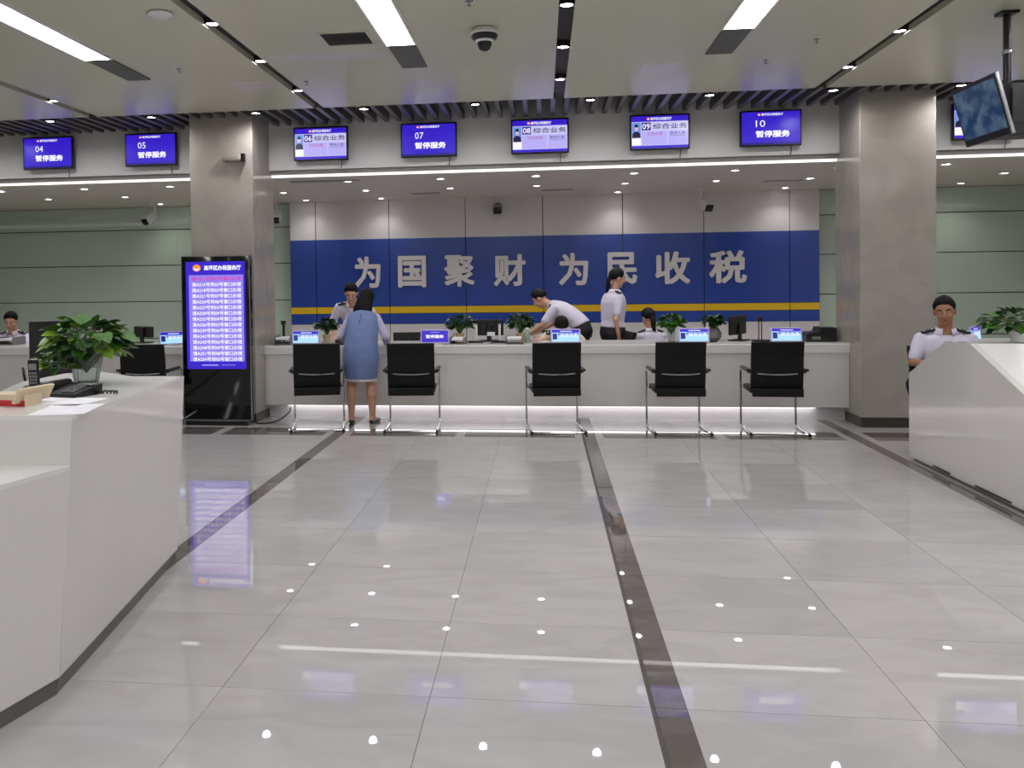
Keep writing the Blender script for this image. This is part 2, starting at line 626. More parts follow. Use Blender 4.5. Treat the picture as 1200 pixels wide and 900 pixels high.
# columns
for X0, X1, lb in ((-3.98, -3.24, 'square beige marble column behind the tall black queue display'),
                   (3.265, 4.01, 'square beige marble column beside the desk with the seated guard')):
    e = empty('column', ((X0 + X1) / 2, 10.06, 0))
    hw = (X1 - X0) / 2
    MB().rbox(-hw, hw, -.39, .39, 0.10, 3.74, .008).build('shaft', M_COLUMN, e)
    MB().box(-hw + .004, hw - .004, -.387, .387, 0, .10).build('skirting', M_SKIRT, e)
    tag(e, lb, 'column')
    structure(e)


# ------------------------------------------------------------------ lamps
def spot(name, parent, loc, power, angle=110, blend=0.8, radius=0.035, col=(1, .97, .96)):
    l = bpy.data.lights.new(name, 'SPOT')
    l.energy = power
    l.spot_size = R(angle)
    l.spot_blend = blend
    l.shadow_soft_size = radius
    l.color = col
    o = bpy.data.objects.new(name, l)
    COL.objects.link(o)
    o.parent = parent
    o.location = loc
    return o


ring_me = MB().lathe([(.046, 0.004), (.062, -.004), (.064, -.001), (.064, .012), (.046, .012)], 20).mesh('trim_ring')
ring_me.materials.append(M_WHITEP)
ring_bk = MB().lathe([(.046, 0.004), (.058, -.006), (.06, -.003), (.06, .05), (.046, .05)], 20).mesh('housing')
ring_bk.materials.append(M_BLACK)
lens_me = MB().lathe([(.001, -.002), (.03, -.001), (.044, .003), (.044, .008)], 20).mesh('lens')
lens_me.materials.append(E_LENS)


def downlight(loc, power, label, group, black=False, angle=120):
    e = empty('downlight', loc)
    link('housing' if black else 'trim_ring', ring_bk if black else ring_me, None, e, True)
    link('lens', lens_me, None, e, True)
    spot('lamp', e, (0, 0, -.012), power, angle)
    tag(e, label, 'downlight', group)


for k in range(-1, 11):
    downlight((-5.52 + 1.207 * k, 9.42, 3.452), SPOT_BAFFLE, 'round downlight set among the dark ceiling baffles', 'baffle downlights', True, 172)
for c in CH[1:5]:
    for y in (1.6, 2.75, 3.9, 5.05, 6.22, 7.33, 8.5):
        downlight((c, y, 3.475), SPOT_STRIP, 'round downlight recessed in a black ceiling channel', 'channel downlights', True, 105)
for k in range(-1, 12):
    x = -7.3 + 1.205 * k
    for y in (11.2, 12.37, 13.58):
        if y > 13 and k not in (1, 3, 4, 7, 9, 11):
            continue
        downlight((x, y, 2.882), SPOT_LOW * (.45 if y > 13 else 1), 'small round downlight in the low staff area ceiling', 'staff area downlights', False, 125)


def linear_lamp(x, y0, y1, label):
    e = empty('linear_lamp', (x, (y0 + y1) / 2, CZ))
    h = (y1 - y0) / 2
    MB().box(-.11, .11, -h, h, -.012, -.004).build('diffuser', E_LINEAR, e)
    f = MB()
    f.box(-.125, -.11, -h - .015, h + .015, -.016, 0).box(.11, .125, -h - .015, h + .015, -.016, 0)
    f.build('frame', M_WHITEP, e)
    for a, b in ((h + .004, h + .76), (-h - .76, -h - .004)):
        MB().rbox(-.11, .11, a, b, -.012, 0, .003).build('end_panel', M_ENDP, e)
    tag(e, label, 'ceiling light', 'linear ceiling lamps')


for x in (-6.2, -3.63, -1.09, 1.48, 4.05, 6.6):
    for y0, y1 in ((4.05, 6.93), (-0.9, 2.0), (-5.85, -2.95)):
        linear_lamp(x, y0, y1, 'long white linear ceiling lamp with a grey end panel')

# ------------------------------------------------------------------ ceiling fittings
e = empty('dome_camera', (-0.41, 6.62, CZ))
MB().lathe([(.075, 0), (.10, -.02), (.105, -.045), (.10, -.05)], 24).build('mount', M_WHITEP, e, True)
MB().lathe([(.098, -.05), (.100, -.062), (.09, -.082), (.07, -.09)], 24).build('band', M_BLACK, e, True)
MB().lathe([(.068, -.088), (.066, -.1), (.06, -.105)], 24).build('ring', M_WHITEP, e, True)
MB().lathe([(.055, -.10), (.053, -.125), (.04, -.155), (.02, -.168), (.002, -.171)], 24).build('dome', M_BLACKG, e, True)
tag(e, 'white and black dome security camera hanging from main ceiling', 'camera')

e = empty('air_vent', (-1.475, 6.70, CZ))
fr = MB()
for a in ((-.20, .20, -.19, -.165), (-.20, .20, .165, .19), (-.20, -.175, -.165, .165), (.175, .20, -.165, .165)):
    fr.box(*a, -.008, .004)
fr.build('frame', M_CEIL, e)
MB().box(-.175, .175, -.165, .165, -.004, -.001).build('backing', M_DARK, e)
for k in range(5):
    MB().box(-.175, .175, -.012, .012, -.002, .002, Matrix.Translation((0, -.12 + .06 * k, -.0052)) @ Matrix.Rotation(R(20), 4, 'X')).build('louvre', M_SLAT, e)
tag(e, 'rectangular air vent with dark louvres in main ceiling', 'air vent')

e = empty('smoke_detector', (-2.60, 5.85, CZ))
MB().lathe([(.085, 0), (.085, -.014), (.07, -.026), (.03, -.032), (.002, -.033)], 24).build('body', M_WHITEP, e, True)
MB().lathe([(.088, 0), (.092, -.004), (.088, -.006)], 24).build('base_ring', M_FASCIA, e, True)
tag(e, 'round white smoke detector on main ceiling near the linear lamps', 'detector')
for p in ((1.93, 8.0), (-2.16, 8.05), (-3.11, 7.37), (2.17, 7.37), (-.47, 5.95)):
    e = empty('sprinkler', (p[0], p[1], CZ))
    MB().lathe([(.032, 0), (.032, -.004), (.008, -.006), (.007, -.03), (.016, -.032), (.016, -.035)], 14).build('head', M_SILVER, e, True)
    MB().lathe([(.034, .001), (.04, -.001), (.034, -.003)], 14).build('plate', M_WHITEP, e, True)
    tag(e, 'tiny metal sprinkler head on the main ceiling', 'sprinkler', 'ceiling sprinklers')


def bullet_camera(loc, rz, label, dark=False, wall=False):
    e = empty('bullet_camera', loc, rz)
    e.scale = (1.25, 1.25, 1.25)
    body = M_GREYP if dark else M_WHITEP
    if wall:
        MB().lathe([(.035, 0), (.035, .012)], 16, Matrix.Rotation(R(-90), 4, 'X')).build('mount', body, e, True)
        MB().tube([(0, 0, 0), (0, -.06, -.01), (0, -.09, -.04)], .014).build('arm', body, e, True)
        T = Matrix.Translation((0, -.12, -.055)) @ Matrix.Rotation(R(14), 4, 'X')
    else:
        MB().lathe([(.045, 0), (.045, -.012), (.02, -.018)], 16).build('mount', body, e, True)
        MB().tube([(0, 0, -.01), (0, 0, -.13)], .02).build('arm', body, e, True)
        T = Matrix.Translation((0, -.05, -.18)) @ Matrix.Rotation(R(32), 4, 'X')
    MB().rbox(-.055, .055, -.12, .06, -.05, .055, .022, 2, T).build('housing', body, e, True)
    MB().rbox(-.048, .048, -.132, -.11, -.044, .040, .012, 2, T).build('front_glass', M_BLACKG, e, True)
    tag(e, label, 'camera')


bullet_camera((-6.12, 13.42, 2.885), R(-28), 'white bullet camera hanging in front of the green glass wall')
bullet_camera((-4.22, 13.75, 2.885), R(12), 'white bullet camera beside the blue wall, close to the marble column')
bullet_camera((2.31, 13.30, 2.885), R(22), 'white bullet camera hanging above the slogan in front of white panels')
bullet_camera((-0.68, 13.90, 2.76), R(0), 'small dark camera fixed to white panel above the slogan', True, True)
e = empty('bullet_camera', (-3.55, 9.67, 3.0), 0)
MB().lathe([(.04, 0), (.04, .02)], 16, Matrix.Rotation(R(90), 4, 'X')).build('mount', M_SILVER, e, True)
MB().rbox(-.02, .2, -.075, -.015, -.03, .04, .018, 2).build('housing', M_COLUMN, e, True)
MB().rbox(.2, .24, -.08, -.01, -.045, .05, .012, 2).build('lens_hood', M_BLACK, e, True)
tag(e, 'slim bullet camera fixed sideways to the marble column', 'camera')

# ------------------------------------------------------------------ televisions on the soffit
HALL = '高坪区办税服务厅'


def emblem(cx, cz, r, y, parent):
    n = 20
    m = MB()
    m.prism([(cx + r * math.cos(2 * math.pi * i / n), cz + r * .82 * math.sin(2 * math.pi * i / n)) for i in range(n)], y - .0006, y, 'y')
    o = m.build('emblem', E_ORANGE, parent)
    m = MB()
    pts = []
    for i in range(11):
        a = R(200 + 14 * i)
        pts.append((cx + .75 * r * math.cos(a), cz + .62 * r * math.sin(a)))
    for i in range(10, -1, -1):
        a = R(200 + 14 * i)
        pts.append((cx + .4 * r * math.cos(a), cz + .15 * r + .4 * r * math.sin(a)))
    m.prism(pts, y - .0012, y - .0006, 'y')
    m.build('emblem_mark', E_WHITE, parent)


def portrait(x0, x1, z0, z1, y, parent):
    plate(x0, x1, z0, z1, y, E_SKY, parent, 'portrait')
    cx = (x0 + x1) / 2
    ww = x1 - x0
    hh = z1 - z0
    m = MB()
    m.prism([(cx - .48 * ww, z0), (cx + .48 * ww, z0), (cx + .42 * ww, z0 + .3 * hh), (cx + .12 * ww, z0 + .42 * hh), (cx - .12 * ww, z0 + .42 * hh), (cx - .42 * ww, z0 + .3 * hh)], y - .0012, y - .0006, 'y')
    m.build('portrait_suit', E_SUIT, parent)
    m = MB()
    m.prism([(cx + .2 * ww * math.cos(R(30 * i)), z0 + .62 * hh + .2 * hh * math.sin(R(30 * i))) for i in range(12)], y - .0018, y - .0012, 'y')
    m.build('portrait_face', E_FACE, parent)
    m = MB()
    m.prism([(cx + .23 * ww * math.cos(R(18 * i)), z0 + .70 * hh + .2 * hh * math.sin(R(18 * i))) for i in range(11)], y - .0024, y - .0018, 'y')
    m.build('portrait_hair', E_SUIT, parent)


def television(loc, num, active, label):
    W, H_ = .655, .395
    e = empty('television', loc)
    MB().rbox(-W / 2, W / 2, 0, .045, -H_ / 2, H_ / 2, .006).build('frame', M_BLACK, e)
    MB().box(-.12, .12, .045, .10, -.1, .1).build('bracket', M_BLACK, e)
    MB().tube(smooth_path([(.23, .05, -.1), (.235, .06, -.19), (.23, .085, -.29)]), .004, 6).build('cable', M_CABLE, e)
    w, h = W / 2 - .018, H_ / 2 - .018
    y = -.0005
    if not active:
        s = plate(-w, w, -h, h, y, E_BLUE, e, 'screen')
        plate(-w, w, -h, -h + .022, y - .001, E_BLUED, s, 'lower_bar')
        plate(-w, w, h - .05, h, y - .001, E_BLUE, s, 'header_bar')
        emblem(-.125, h - .028, .016, y - .002, s)
        write(HALL, -.10, .13, h - .042, h - .014, y - .002, E_WHITE, s, 'header_text')
        write(num, -.16, -.06, .015, .09, y - .002, E_WHITE, s, 'window_number', .0)
        write('暂停服务', -.16, .20, -.10, -.025, y - .002, E_WHITE, s, 'notice_text', .035)
    else:
        s = plate(-w, w, -h, h, y, E_LAV2, e, 'screen')
        plate(-w, w, h - .062, h, y - .001, E_BLUE, s, 'header_bar')
        plate(-w, w, -h, -h + .03, y - .001, E_BLUE, s, 'lower_bar')
        emblem(-.125, h - .03, .018, y - .002, s)
        write(HALL, -.10, .13, h - .048, h - .014, y - .002, E_WHITE, s, 'header_text')
        portrait(-w + .004, -w + .10, -.06, h - .07, y - .001, s)
        plate(-w + .004, -w + .10, -h + .036, -.066, y - .001, E_WHITE, s, 'name_plate')
        plate(-w + .11, -w + .21, .022, h - .07, y - .001, E_BLUED, s, 'number_box')
        write(num, -w + .118, -w + .202, .034, h - .083, y - .002, E_WHITE, s, 'window_number', .01)
        write('综合业务', -w + .235, w - .012, .034, h - .085, y - .002, E_NAVY, s, 'service_text', .01)
        plate(-w + .11, .08, -h + .036, .012, y - .001, E_LAV, s, 'status_box')
        plate(.09, w - .006, -h + .036, .012, y - .001, E_LAV, s, 'waiting_box')
        write('正在办理', -.14, .03, -.035, .0, y - .002, E_RED, s, 'status_text', .0)
        write('等待人数', .11, w - .03, -.035, .0, y - .002, E_NAVY, s, 'waiting_text', .0)
        plate(.11, w - .03, -.046, -.043, y - .002, E_NAVY, s, 'rule')
    tag(e, label, 'television', 'televisions on the soffit')
    return e


for X, num, act, lb in ((-6.02, '04', 0, 'purple-blue paused-service television above the seated clerk before green glass'),
                        (-4.69, '05', 0, 'purple-blue paused-service television next to the column behind the queue display'),
                        (-2.58, '06', 1, 'television with portrait and service details above the woman in blue'),
                        (-1.295, '07', 0, 'purple-blue paused-service television above the empty office chair and paused counter screen'),
                        (-.015, '08', 1, 'television with portrait and service details above the bending clerk'),
                        (1.32, '09', 1, 'television with portrait and service details above the plant in glass vase'),
                        (2.515, '10', 0, 'purple-blue paused-service television above the black receipt printer'),
                        (4.72, '11', 1, 'television partly hidden behind the tilted hanging screen')):
    television((X, 10.20, 3.222), num, act, lb)


# ------------------------------------------------------------------ hanging screens by the right column
th = math.atan2(.105, .405)
pole = empty('ceiling_mount', (3.33, 6.88, CZ))
MB().rbox(-.06, .06, -.06, .06, -.02, 0, .004).build('ceiling_plate', M_BLACK, pole)
MB().tube([(0, 0, -.01), (0, 0, -.62)], .026, 12).build('pole', M_BLACK, pole, True)
MB().lathe([(.03, -.27), (.034, -.275), (.034, -.30), (.03, -.305)], 12).build('collar', M_SILVER, pole, True)
MB().rbox(-.10, .22, -.26, .08, -.86, -.55, .01).build('bracket_box', M_BLACK, pole)
MB().rbox(-.16, .20, -.30, -.1, -.93, -.84, .01).build('lower_arm', M_BLACK, pole)
tag(pole, 'black ceiling pole and bracket carrying two tilted hanging screens', 'mount')
for sgn, lb in ((1, 'tilted hanging screen with silver edge showing a dim blue picture'),
                (-1, 'black-backed hanging screen on the far side of the ceiling bracket')):
    e = empty('hanging_screen', (3.075 if sgn > 0 else 3.68, 6.70, 2.725))
    e.rotation_euler = (0, 0, 0)
    T = Matrix.Rotation(-th * sgn, 4, 'Y')
    if sgn < 0:
        T = T @ Matrix.Rotation(math.pi, 4, 'Z')
    # screen faces local -X
    MB().rbox(-.012, .014, -.32, .32, -.215, .215, .006, 1, T).build('frame', M_BLACK, e)
    MB().rbox(-.015, .012, -.330, -.316, -.215, .215, .005, 1, T).build('side_bezel', M_SILVER, e)
    MB().box(-.0135, -.0125, -.295, .295, -.165, .185, T).build('screen', M_DIM, e)
    MB().box(.014, .06, -.1, .1, -.1, .1, T).build('rear_bracket', M_BLACK, e)
    tag(e, lb, 'screen')

# ------------------------------------------------------------------ tall queue display
k = empty('queue_display', (-3.635, 9.545, 0))
MB().rbox(-.395, .395, -.045, .055, .05, 1.90, .012, 2).build('body', M_BLACKG, k, True)
MB().rbox(-.36, .36, -.09, .11, 0, .055, .006).build('base', M_BLACK, k)
tr = MB()
tr.box(-.398, -.392, -.048, -.04, .055, 1.897).box(.392, .398, -.048, -.04, .055, 1.897).box(-.392, .392, -.048, -.04, 1.891, 1.897).box(-.392, .392, -.048, -.04, .055, .062)
tr.build('metal_edge', M_SILVER, k)
y = -.0462
scr = plate(-.345, .345, .63, 1.835, y, E_BLUE, k, 'screen')
plate(-.31, .325, .715, 1.685, y - .001, E_LIST, scr, 'list_panel')
emblem(-.215, 1.765, .048, y - .001, scr)
write(HALL, -.13, .30, 1.737, 1.793, y - .001, E_WHITE, scr, 'header_text', .035)
rr = random.Random(3)
for i in range(15):
    z1 = 1.667 - i * .0645
    s_ = '请A%03d号到%02d号窗口办理' % (212 + i * 3, rr.choice((6, 7, 8, 9, 3, 4)))
    write(s_, -.275, .30, z1 - .046, z1, y - .002, E_PINK if i == 0 else E_WHITE, scr, 'queue_line', .02)
plate(-.17, .02, .668, .680, y - .001, E_LAV, scr, 'footer_text')
plate(.06, .22, .672, .677, y - .001, E_LAV, scr, 'footer_text')
tag(k, 'tall black floor-standing queue display with purple list of numbers', 'display')
cbl = MB().tube(smooth_path([(-3.22, 9.60, .009), (-3.14, 9.58, .009), (-3.05, 9.66, .009), (-2.99, 9.82, .03), (-2.94, 9.93, .08), (-2.93, 9.975, .13)]), .008, 8).build('power_cable', M_CABLE, None, True)
tag(cbl, 'black cable curling from the queue display to the counter', 'cable')


# ------------------------------------------------------------------ counters
def counter(X0, X1, label, lit=True):
    e = empty('service_counter', ((X0 + X1) / 2, 10.0, 0))
    h = (X1 - X0) / 2
    MB().rbox(-h, h, 0, .06, .155, .752, .006).build('front_panel', M_CTR, e)
    MB().prism([(-.012, .752), (-.012, .84), (-.002, .85), (.77, .85), (.77, .752)], -h, h, 'x').build('worktop', M_CTRTOP, e)
    MB().box(-h, h, .15, .19, 0, .752).build('kick_board', M_KICKW, e)
    if lit:
        MB().box(-h + .25, h - .33, .075, .135, .143, .149).build('kick_light', E_KICK, e)
    MB().box(-h, h, .06, .15, .149, .155).build('underside', M_CTR, e)
    nleg = int(2 * h / 1.3)
    for i in range(nleg + 1):
        xx = -h + .03 + (2 * h - .06) * i / nleg
        MB().box(xx - .02, xx + .02, .19, .74, 0, .752).build('divider', M_CTR, e)
    tag(e, label, 'counter')


counter(-3.24, 3.265, 'long white service counter with lit kick board between the columns')
counter(-11.5, -3.98, 'white service counter in front of the green glass, beside the queue display', False)
counter(4.01, 7.9, 'white service counter behind the guard desk', False)

# left reception desk: raised bar and lower writing desk
e = empty('reception_desk', (-2.2, 3.6, 0))
O = Matrix.Translation((2.2, -3.6, 0))


def hull(bottom, top, z0, z1, name, mat, k=1):
    n = len(bottom)
    rs = []
    for q in range(k + 1):
        t = q / k
        rs.append([V((a[0] + (b[0] - a[0]) * t, a[1] + (b[1] - a[1]) * t, z0 + (z1 - z0) * t)) for a, b in zip(bottom, top)])
    return MB().rings(rs, O).build(name, mat, e, k > 1)


barb = [(-1.872, 3.17), (-2.095, 4.80), (-2.38, 4.80), (-2.68, 5.0), (-2.84, 4.85), (-2.84, 4.4), (-2.66, 3.9), (-2.60, 3.17)]
bart = [(-1.832, 3.235), (-1.99, 4.70), (-2.30, 4.70), (-2.61, 4.95), (-2.78, 4.85), (-2.78, 4.4), (-2.60, 3.9), (-2.56, 3.235)]


def mid(t):
    return [(a[0] + (b[0] - a[0]) * t, a[1] + (b[1] - a[1]) * t) for a, b in zip(barb, bart)]


hull(mid(0.05), mid(.985), .068, 1.055, 'bar_body', M_CTR, 16)
hull(mid(.985), mid(1.0), 1.055, 1.07, 'bar_top', M_CTRTOP)
hull([(x - .012 if x > -2.2 else x, y) for x, y in mid(0)], [(x - .012 if x > -2.2 else x, y) for x, y in mid(.06)], 0, .068, 'kick_board', M_KICK)
lowb = [(-1.872, 3.17), (-2.60, 3.17), (-2.95, 1.4), (-2.30, 1.2)]
lowt = [(-1.839, 3.224), (-2.57, 3.224), (-2.92, 1.4), (-2.27, 1.2)]
hull([(a[0] * .95 + b[0] * .05, a[1]) for a, b in zip(lowb, lowt)], lowt, .068, .862, 'desk_body', M_CTR)
hull(lowt, lowt, .862, .88, 'desk_top', M_CTRTOP)
hull([(x - .012 if i in (0, 3) else x, y) for i, (x, y) in enumerate(lowb)], [(x - .012 if i in (0, 3) else x, y) for i, (x, y) in enumerate(lowb)], 0, .068, 'desk_kick', M_KICK)
tag(e, 'white angular reception desk with raised bar carrying a leafy plant', 'desk')

# right faceted desk
e = empty('guard_desk', (4.0, 7.1, 0))
side = [(8.02, 0.03), (8.02, .74), (7.33, 1.06), (6.93, 1.07), (6.2, .79), (5.5, .52), (5.3, .03)]
O2 = Matrix.Translation((-4.0, -7.1, 0))
MB().prism(side, 3.10, 3.15, 'x', O2).build('side_panel', M_CTR, e)
MB().prism(side, 4.95, 5.0, 'x', O2).build('side_panel', M_CTR, e)
MB().prism([(7.33, 1.058), (6.93, 1.068), (6.93, 1.028), (7.33, 1.02)], 3.15, 4.95, 'x', O2).build('bar_top', M_CTRTOP, e)
MB().prism([(6.93, 1.068), (5.5, .52), (5.5, .48), (6.93, 1.028)], 3.15, 4.95, 'x', O2).build('sloping_front', M_CTRTOP, e)
MB().prism([(5.5, .52), (5.3, .03), (5.34, .03), (5.54, .48)], 3.15, 4.95, 'x', O2).build('front_panel', M_CTR, e)
MB().box(3.15, 4.95, 7.3, 7.85, .70, .74, O2).build('work_shelf', M_CTRTOP, e)
MB().box(3.13, 4.97, 5.36, 7.98, 0, .03, O2).build('plinth', M_KICK, e)
for a, b in ((7.25, 7.55), (6.35, 6.85)):
    MB().box(3.096, 3.102, a, b, .035, .05, O2).build('vent_slot', M_BLACK, e)
tag(e, 'white faceted desk with a sloping side, in front of the seated guard', 'desk')


# ------------------------------------------------------------------ chairs
def visitor_chair():
    e = empty('visitor_chair')
    # local: occupant faces +Y; backrest at y about 0
    bk = MB()
    prof = [(.06, .40), (-.005, .46), (-.03, .60), (-.045, .78), (-.075, .925), (-.045, .93), (-.012, .78), (.005, .60), (.03, .50), (.07, .44)]
    bk.prism(prof, -.25, .25, 'x')
    b = bk.build('backrest', M_LEATHER, e)
    MB().tube(smooth_path([(-.19, -.036, .607), (-.1, -.044, .6), (0, -.047, .597), (.1, -.044, .6), (.19, -.036, .607)], 3), .007, 6).build('piping', M_CHROME, b, True)
    MB().rbox(-.245, .245, -.068, -.04, .30 + .075, .46, .012, 2).build('lumbar_panel', M_LEATHER, b)
    MB().rbox(-.25, .25, .0, .47, .40, .455, .02, 2).build('seat', M_LEATHER, e, True)
    for s in (-1, 1):
        x = .275 * s
        pts = [(x, .0, .62), (x, .36, .62), (x, .44, .60), (x, .45, .52), (x, .45, .12), (x, .44, .03), (x, .38, .014), (x, -.16, .014)]
        f = MB().tube(smooth_path(pts, 3), .0115, 8).build('side_frame', M_CHROME, e, True)
        MB().rbox(x - .024, x + .024, -.05, .34, .628, .655, .01, 2).build('arm_pad', M_BLACK, f)
        MB().rbox(x - .014, x + .014, -.19, -.12, 0, .03, .005).build('foot', M_BLACK, f)
        MB().tube([(x, .0, .62), (.23 * s, -.02, .615)], .011, 6).build('back_joint', M_BLACK, f)
    MB().tube([(-.275, -.155, .014), (.275, -.155, .014)], .0115, 8).build('rear_bar', M_CHROME, e, True)
    MB().tube([(-.275, .3, .43), (.275, .3, .43)], .0115, 8).build('seat_bar', M_CHROME, e, True)
    return e


vc = visitor_chair()
spots = [(-2.42, 9.26, 12, 'black leather cantilever chair facing the counter, beside the queue display'),
         (-1.395, 9.26, 4, 'black leather cantilever chair right behind the woman in blue, under screen 07'),
         (.13, 9.26, 6, 'black leather cantilever chair facing the clerk with bowed head'),
         (1.38, 9.26, 1.5, 'black leather cantilever chair facing the plant in the glass vase'),
         (2.325, 9.26, -3, 'black leather cantilever chair at the counter, next to the marble column by the guard'),
         (-4.385, 9.26, 4, 'black leather cantilever chair in front of the green glass bay, past the leafy plant')]
spots[1] = spots[1][:3] + ('black leather cantilever chair facing the small paused-service counter screen',)
for i, (x, y, a, lb) in enumerate(spots):
    o = vc if i == 0 else copy_tree(vc)
    o.location = (x, y, 0)
    o.rotation_euler = (0, 0, R(a))
    tag(o, lb, 'chair', 'visitor chairs')


def office_chair(high=False, mat=None):
    mat = mat or M_LEATHER
    e = empty('office_chair')
    top = 1.20 if high else .93
    pr = [(-.05, .48), (-.09, .62), (-.10, .8), (-.14, top - .04), (-.15, top), (-.11, top), (-.06, .8), (-.04, .62), (.0, .48)]
    MB().prism(pr, -.235, .235, 'x').build('backrest', mat, e)
    if high:
        MB().rbox(-.2, .2, -.12, -.07, 1.02, 1.16, .02, 2).build('headrest', mat, e, True)
    MB().rbox(-.25, .25, -.05, .43, .41, .49, .025, 2).build('seat', mat, e, True)
    MB().tube([(0, .18, .1), (0, .18, .42)], .028, 12).build('gas_post', M_CHROME, e, True)
    for i in range(5):
        a = R(72 * i + 18)
        l = MB().tube([(0, .18, .115), (.3 * math.cos(a), .18 + .3 * math.sin(a), .075)], [.026, .016], 8).build('base_arm', M_BLACK, e, True)
        MB().ball((.3 * math.cos(a), .18 + .3 * math.sin(a), .031), .03, 10, 6).build('castor', M_BLACK, l, True)
    for s in (-1, 1):
        m = MB().tube(smooth_path([(.25 * s, .0, .46), (.285 * s, .0, .6), (.285 * s, .12, .665), (.285 * s, .3, .665)], 3), .014, 8)
        m.build('armrest', M_BLACK, e, True)
    return e


oc = office_chair()
ospots = [(-1.66, 11.1, 190, 'black office chair standing empty behind the counter near the paused screen'),
          (.22, 11.30, 180, 'black office chair under the clerk bent over the desk'),
          (.93, 11.04, 100, 'black office chair pulled out beside the standing clerk'),
          (-7.0, 11.2, 180, 'black office chair under the clerk before the green glass'),
          (3.54, 8.46, 180, 'black office chair under the guard')]
for i, (x, y, a, lb) in enumerate(ospots):
    o = oc if i == 0 else copy_tree(oc)
    o.location = (x, y, 0)
    o.rotation_euler = (0, 0, R(a))
    tag(o, lb, 'chair', 'office chairs')
hb = office_chair(True, M_EMBER)
hb.location = (-5.40, 9.15, 0)
hb.rotation_euler = (0, 0, R(35))
tag(hb, 'dark brown high-backed office chair seen past the leafy plant', 'chair')


st_ = empty('stool', (1.37, 11.42, 0))
MB().lathe([(.17, .37), (.185, .385), (.18, .42), (.15, .43), (.01, .43)], 20).build('seat', M_LEATHER, st_, True)
MB().tube([(0, 0, .06), (0, 0, .38)], .025, 10).build('post', M_CHROME, st_, True)
MB().lathe([(.19, 0), (.19, .012), (.04, .05), (.02, .07)], 20).build('foot', M_CHROME, st_, True)
tag(st_, 'round black stool under the ponytailed seated clerk', 'stool')


# ------------------------------------------------------------------ things on the counter
def tablet(x, label, paused=False, y=10.13, rz=0.0):
    e = empty('counter_screen', (x, y, .85), rz)
    T = Matrix.Rotation(R(-8), 4, 'X')
    MB().rbox(-.168, .168, -.008, .012, .012, .172, .006, 1, T).build('frame', E_FRAME, e)
    MB().rbox(-.08, .08, -.01, .07, 0, .014, .004).build('stand', M_WHITEP, e)
    s = MB().box(-.152, .152, -.0095, -.0085, .026, .160, T).build('screen', E_BLUE if paused else E_CYAN, e)

    def pl(x0, x1, z0, z1, mat, nm, dy=-.0102):
        MB().box(x0, x1, dy - .0006, dy, z0, z1, T).build(nm, mat, s)
    if paused:
        o = write('暂停服务', -.105, .105, .072, .112, -.0105, E_WHITE, s, 'notice_text', .035)
        o.matrix_local = T
        pl(-.05, .05, .136, .142, E_LAV, 'header_text')
    else:
        pl(-.152, .152, .128, .160, E_BLUE, 'header_bar')
        pl(-.06, .07, .139, .147, E_WHITE, 'header_text', -.0112)
        pl(-.145, -.095, .05, .118, E_BLUED, 'portrait')
        pl(-.085, .148, .096, .126, E_SKY, 'service_bar')
        o = write('综合业务', -.06, .14, .08, .118, -.0115, E_WHITE, s, 'service_text', .02)
        o.matrix_local = T
    tag(e, label, 'screen', 'small counter screens')


E_FRAME = pbr('lilac tablet frame', (196, 190, 226), 0.3, var=0)
tablet(-2.78, 'small bright counter screen just by the woman in the blue dress')
tablet(-1.245, 'small blue counter screen showing a paused-service notice', True)
tablet(.25, 'small bright counter screen in front of the clerk bent over the desk')
tablet(1.665, 'small bright counter screen beside the plant in a glass vase')
tablet(2.65, 'small bright counter screen beside the black printer')
tablet(-4.42, 'small counter screen at the edge of the tall queue display', False, 10.14, R(40))
tablet(4.60, 'small purple counter screen near the guard and his desk plant', False, 10.14, R(50))


def doc_camera(x, y, label, white=True, twin=False):
    e = empty('document_camera', (x, y, .85))
    m = M_WHITEP if white else M_BLACK
    MB().rbox(-.09, .09, -.11, .05, 0, .02, .006).build('base', M_BLACK, e)
    if twin:
        for s in (-1, 1):
            MB().tube([(.016 * s, 0, .02), (.016 * s, 0, .25)], .006, 8).build('post', m, e, True)
    else:
        MB().rbox(-.014, .014, -.012, .012, .02, .225, .004).build('post', m, e)
    MB().rbox(-.024, .024, -.04, .03, .225, .275, .008, 2).build('head', M_BLACK, e, True)
    MB().tube([(0, -.02, .255), (.0, -.10, .27)], .01, 8).build('arm', M_BLACK, e, True)
    tag(e, label, 'document camera', 'document cameras')


doc_camera(-.785, 10.42, 'white-posted document camera by the dark monitor, nearer the paused screen')
doc_camera(-.51, 10.42, 'white-posted document camera by the dark monitor, with a white note on it')
doc_camera(1.855, 10.40, 'white-posted document camera between a counter screen and a turned monitor')
doc_camera(2.44, 10.42, 'black twin-posted document camera standing alone on the counter', False, True)
doc_camera(-3.15, 10.48, 'black document camera close to the marble column', False)
doc_camera(-7.07, 10.42, 'white-posted document camera in front of the clerk before green glass')


def monitor(x, y, rz, label, w=.48, h=.30):
    e = empty('monitor', (x, y, .85), rz)
    MB().rbox(-w / 2, w / 2, -.02, .02, .07, .07 + h, .008, 1).build('housing', M_BLACK, e)
    MB().rbox(-.12, .12, .0, .05, .12, .26, .02, 2).build('rear_bulge', M_BLACK, e, True) if False else None
    MB().rbox(-.03, .03, -.045, -.015, .01, .2, .006).build('neck', M_BLACK, e)
    MB().rbox(-.11, .11, -.11, .07, 0, .014, .005).build('foot', M_BLACK, e)
    MB().box(-w / 2 + .014, w / 2 - .014, .02, .021, .085, .07 + h - .014).build('screen', M_BLACKG, e)
    tag(e, label, 'monitor', 'computer monitors')


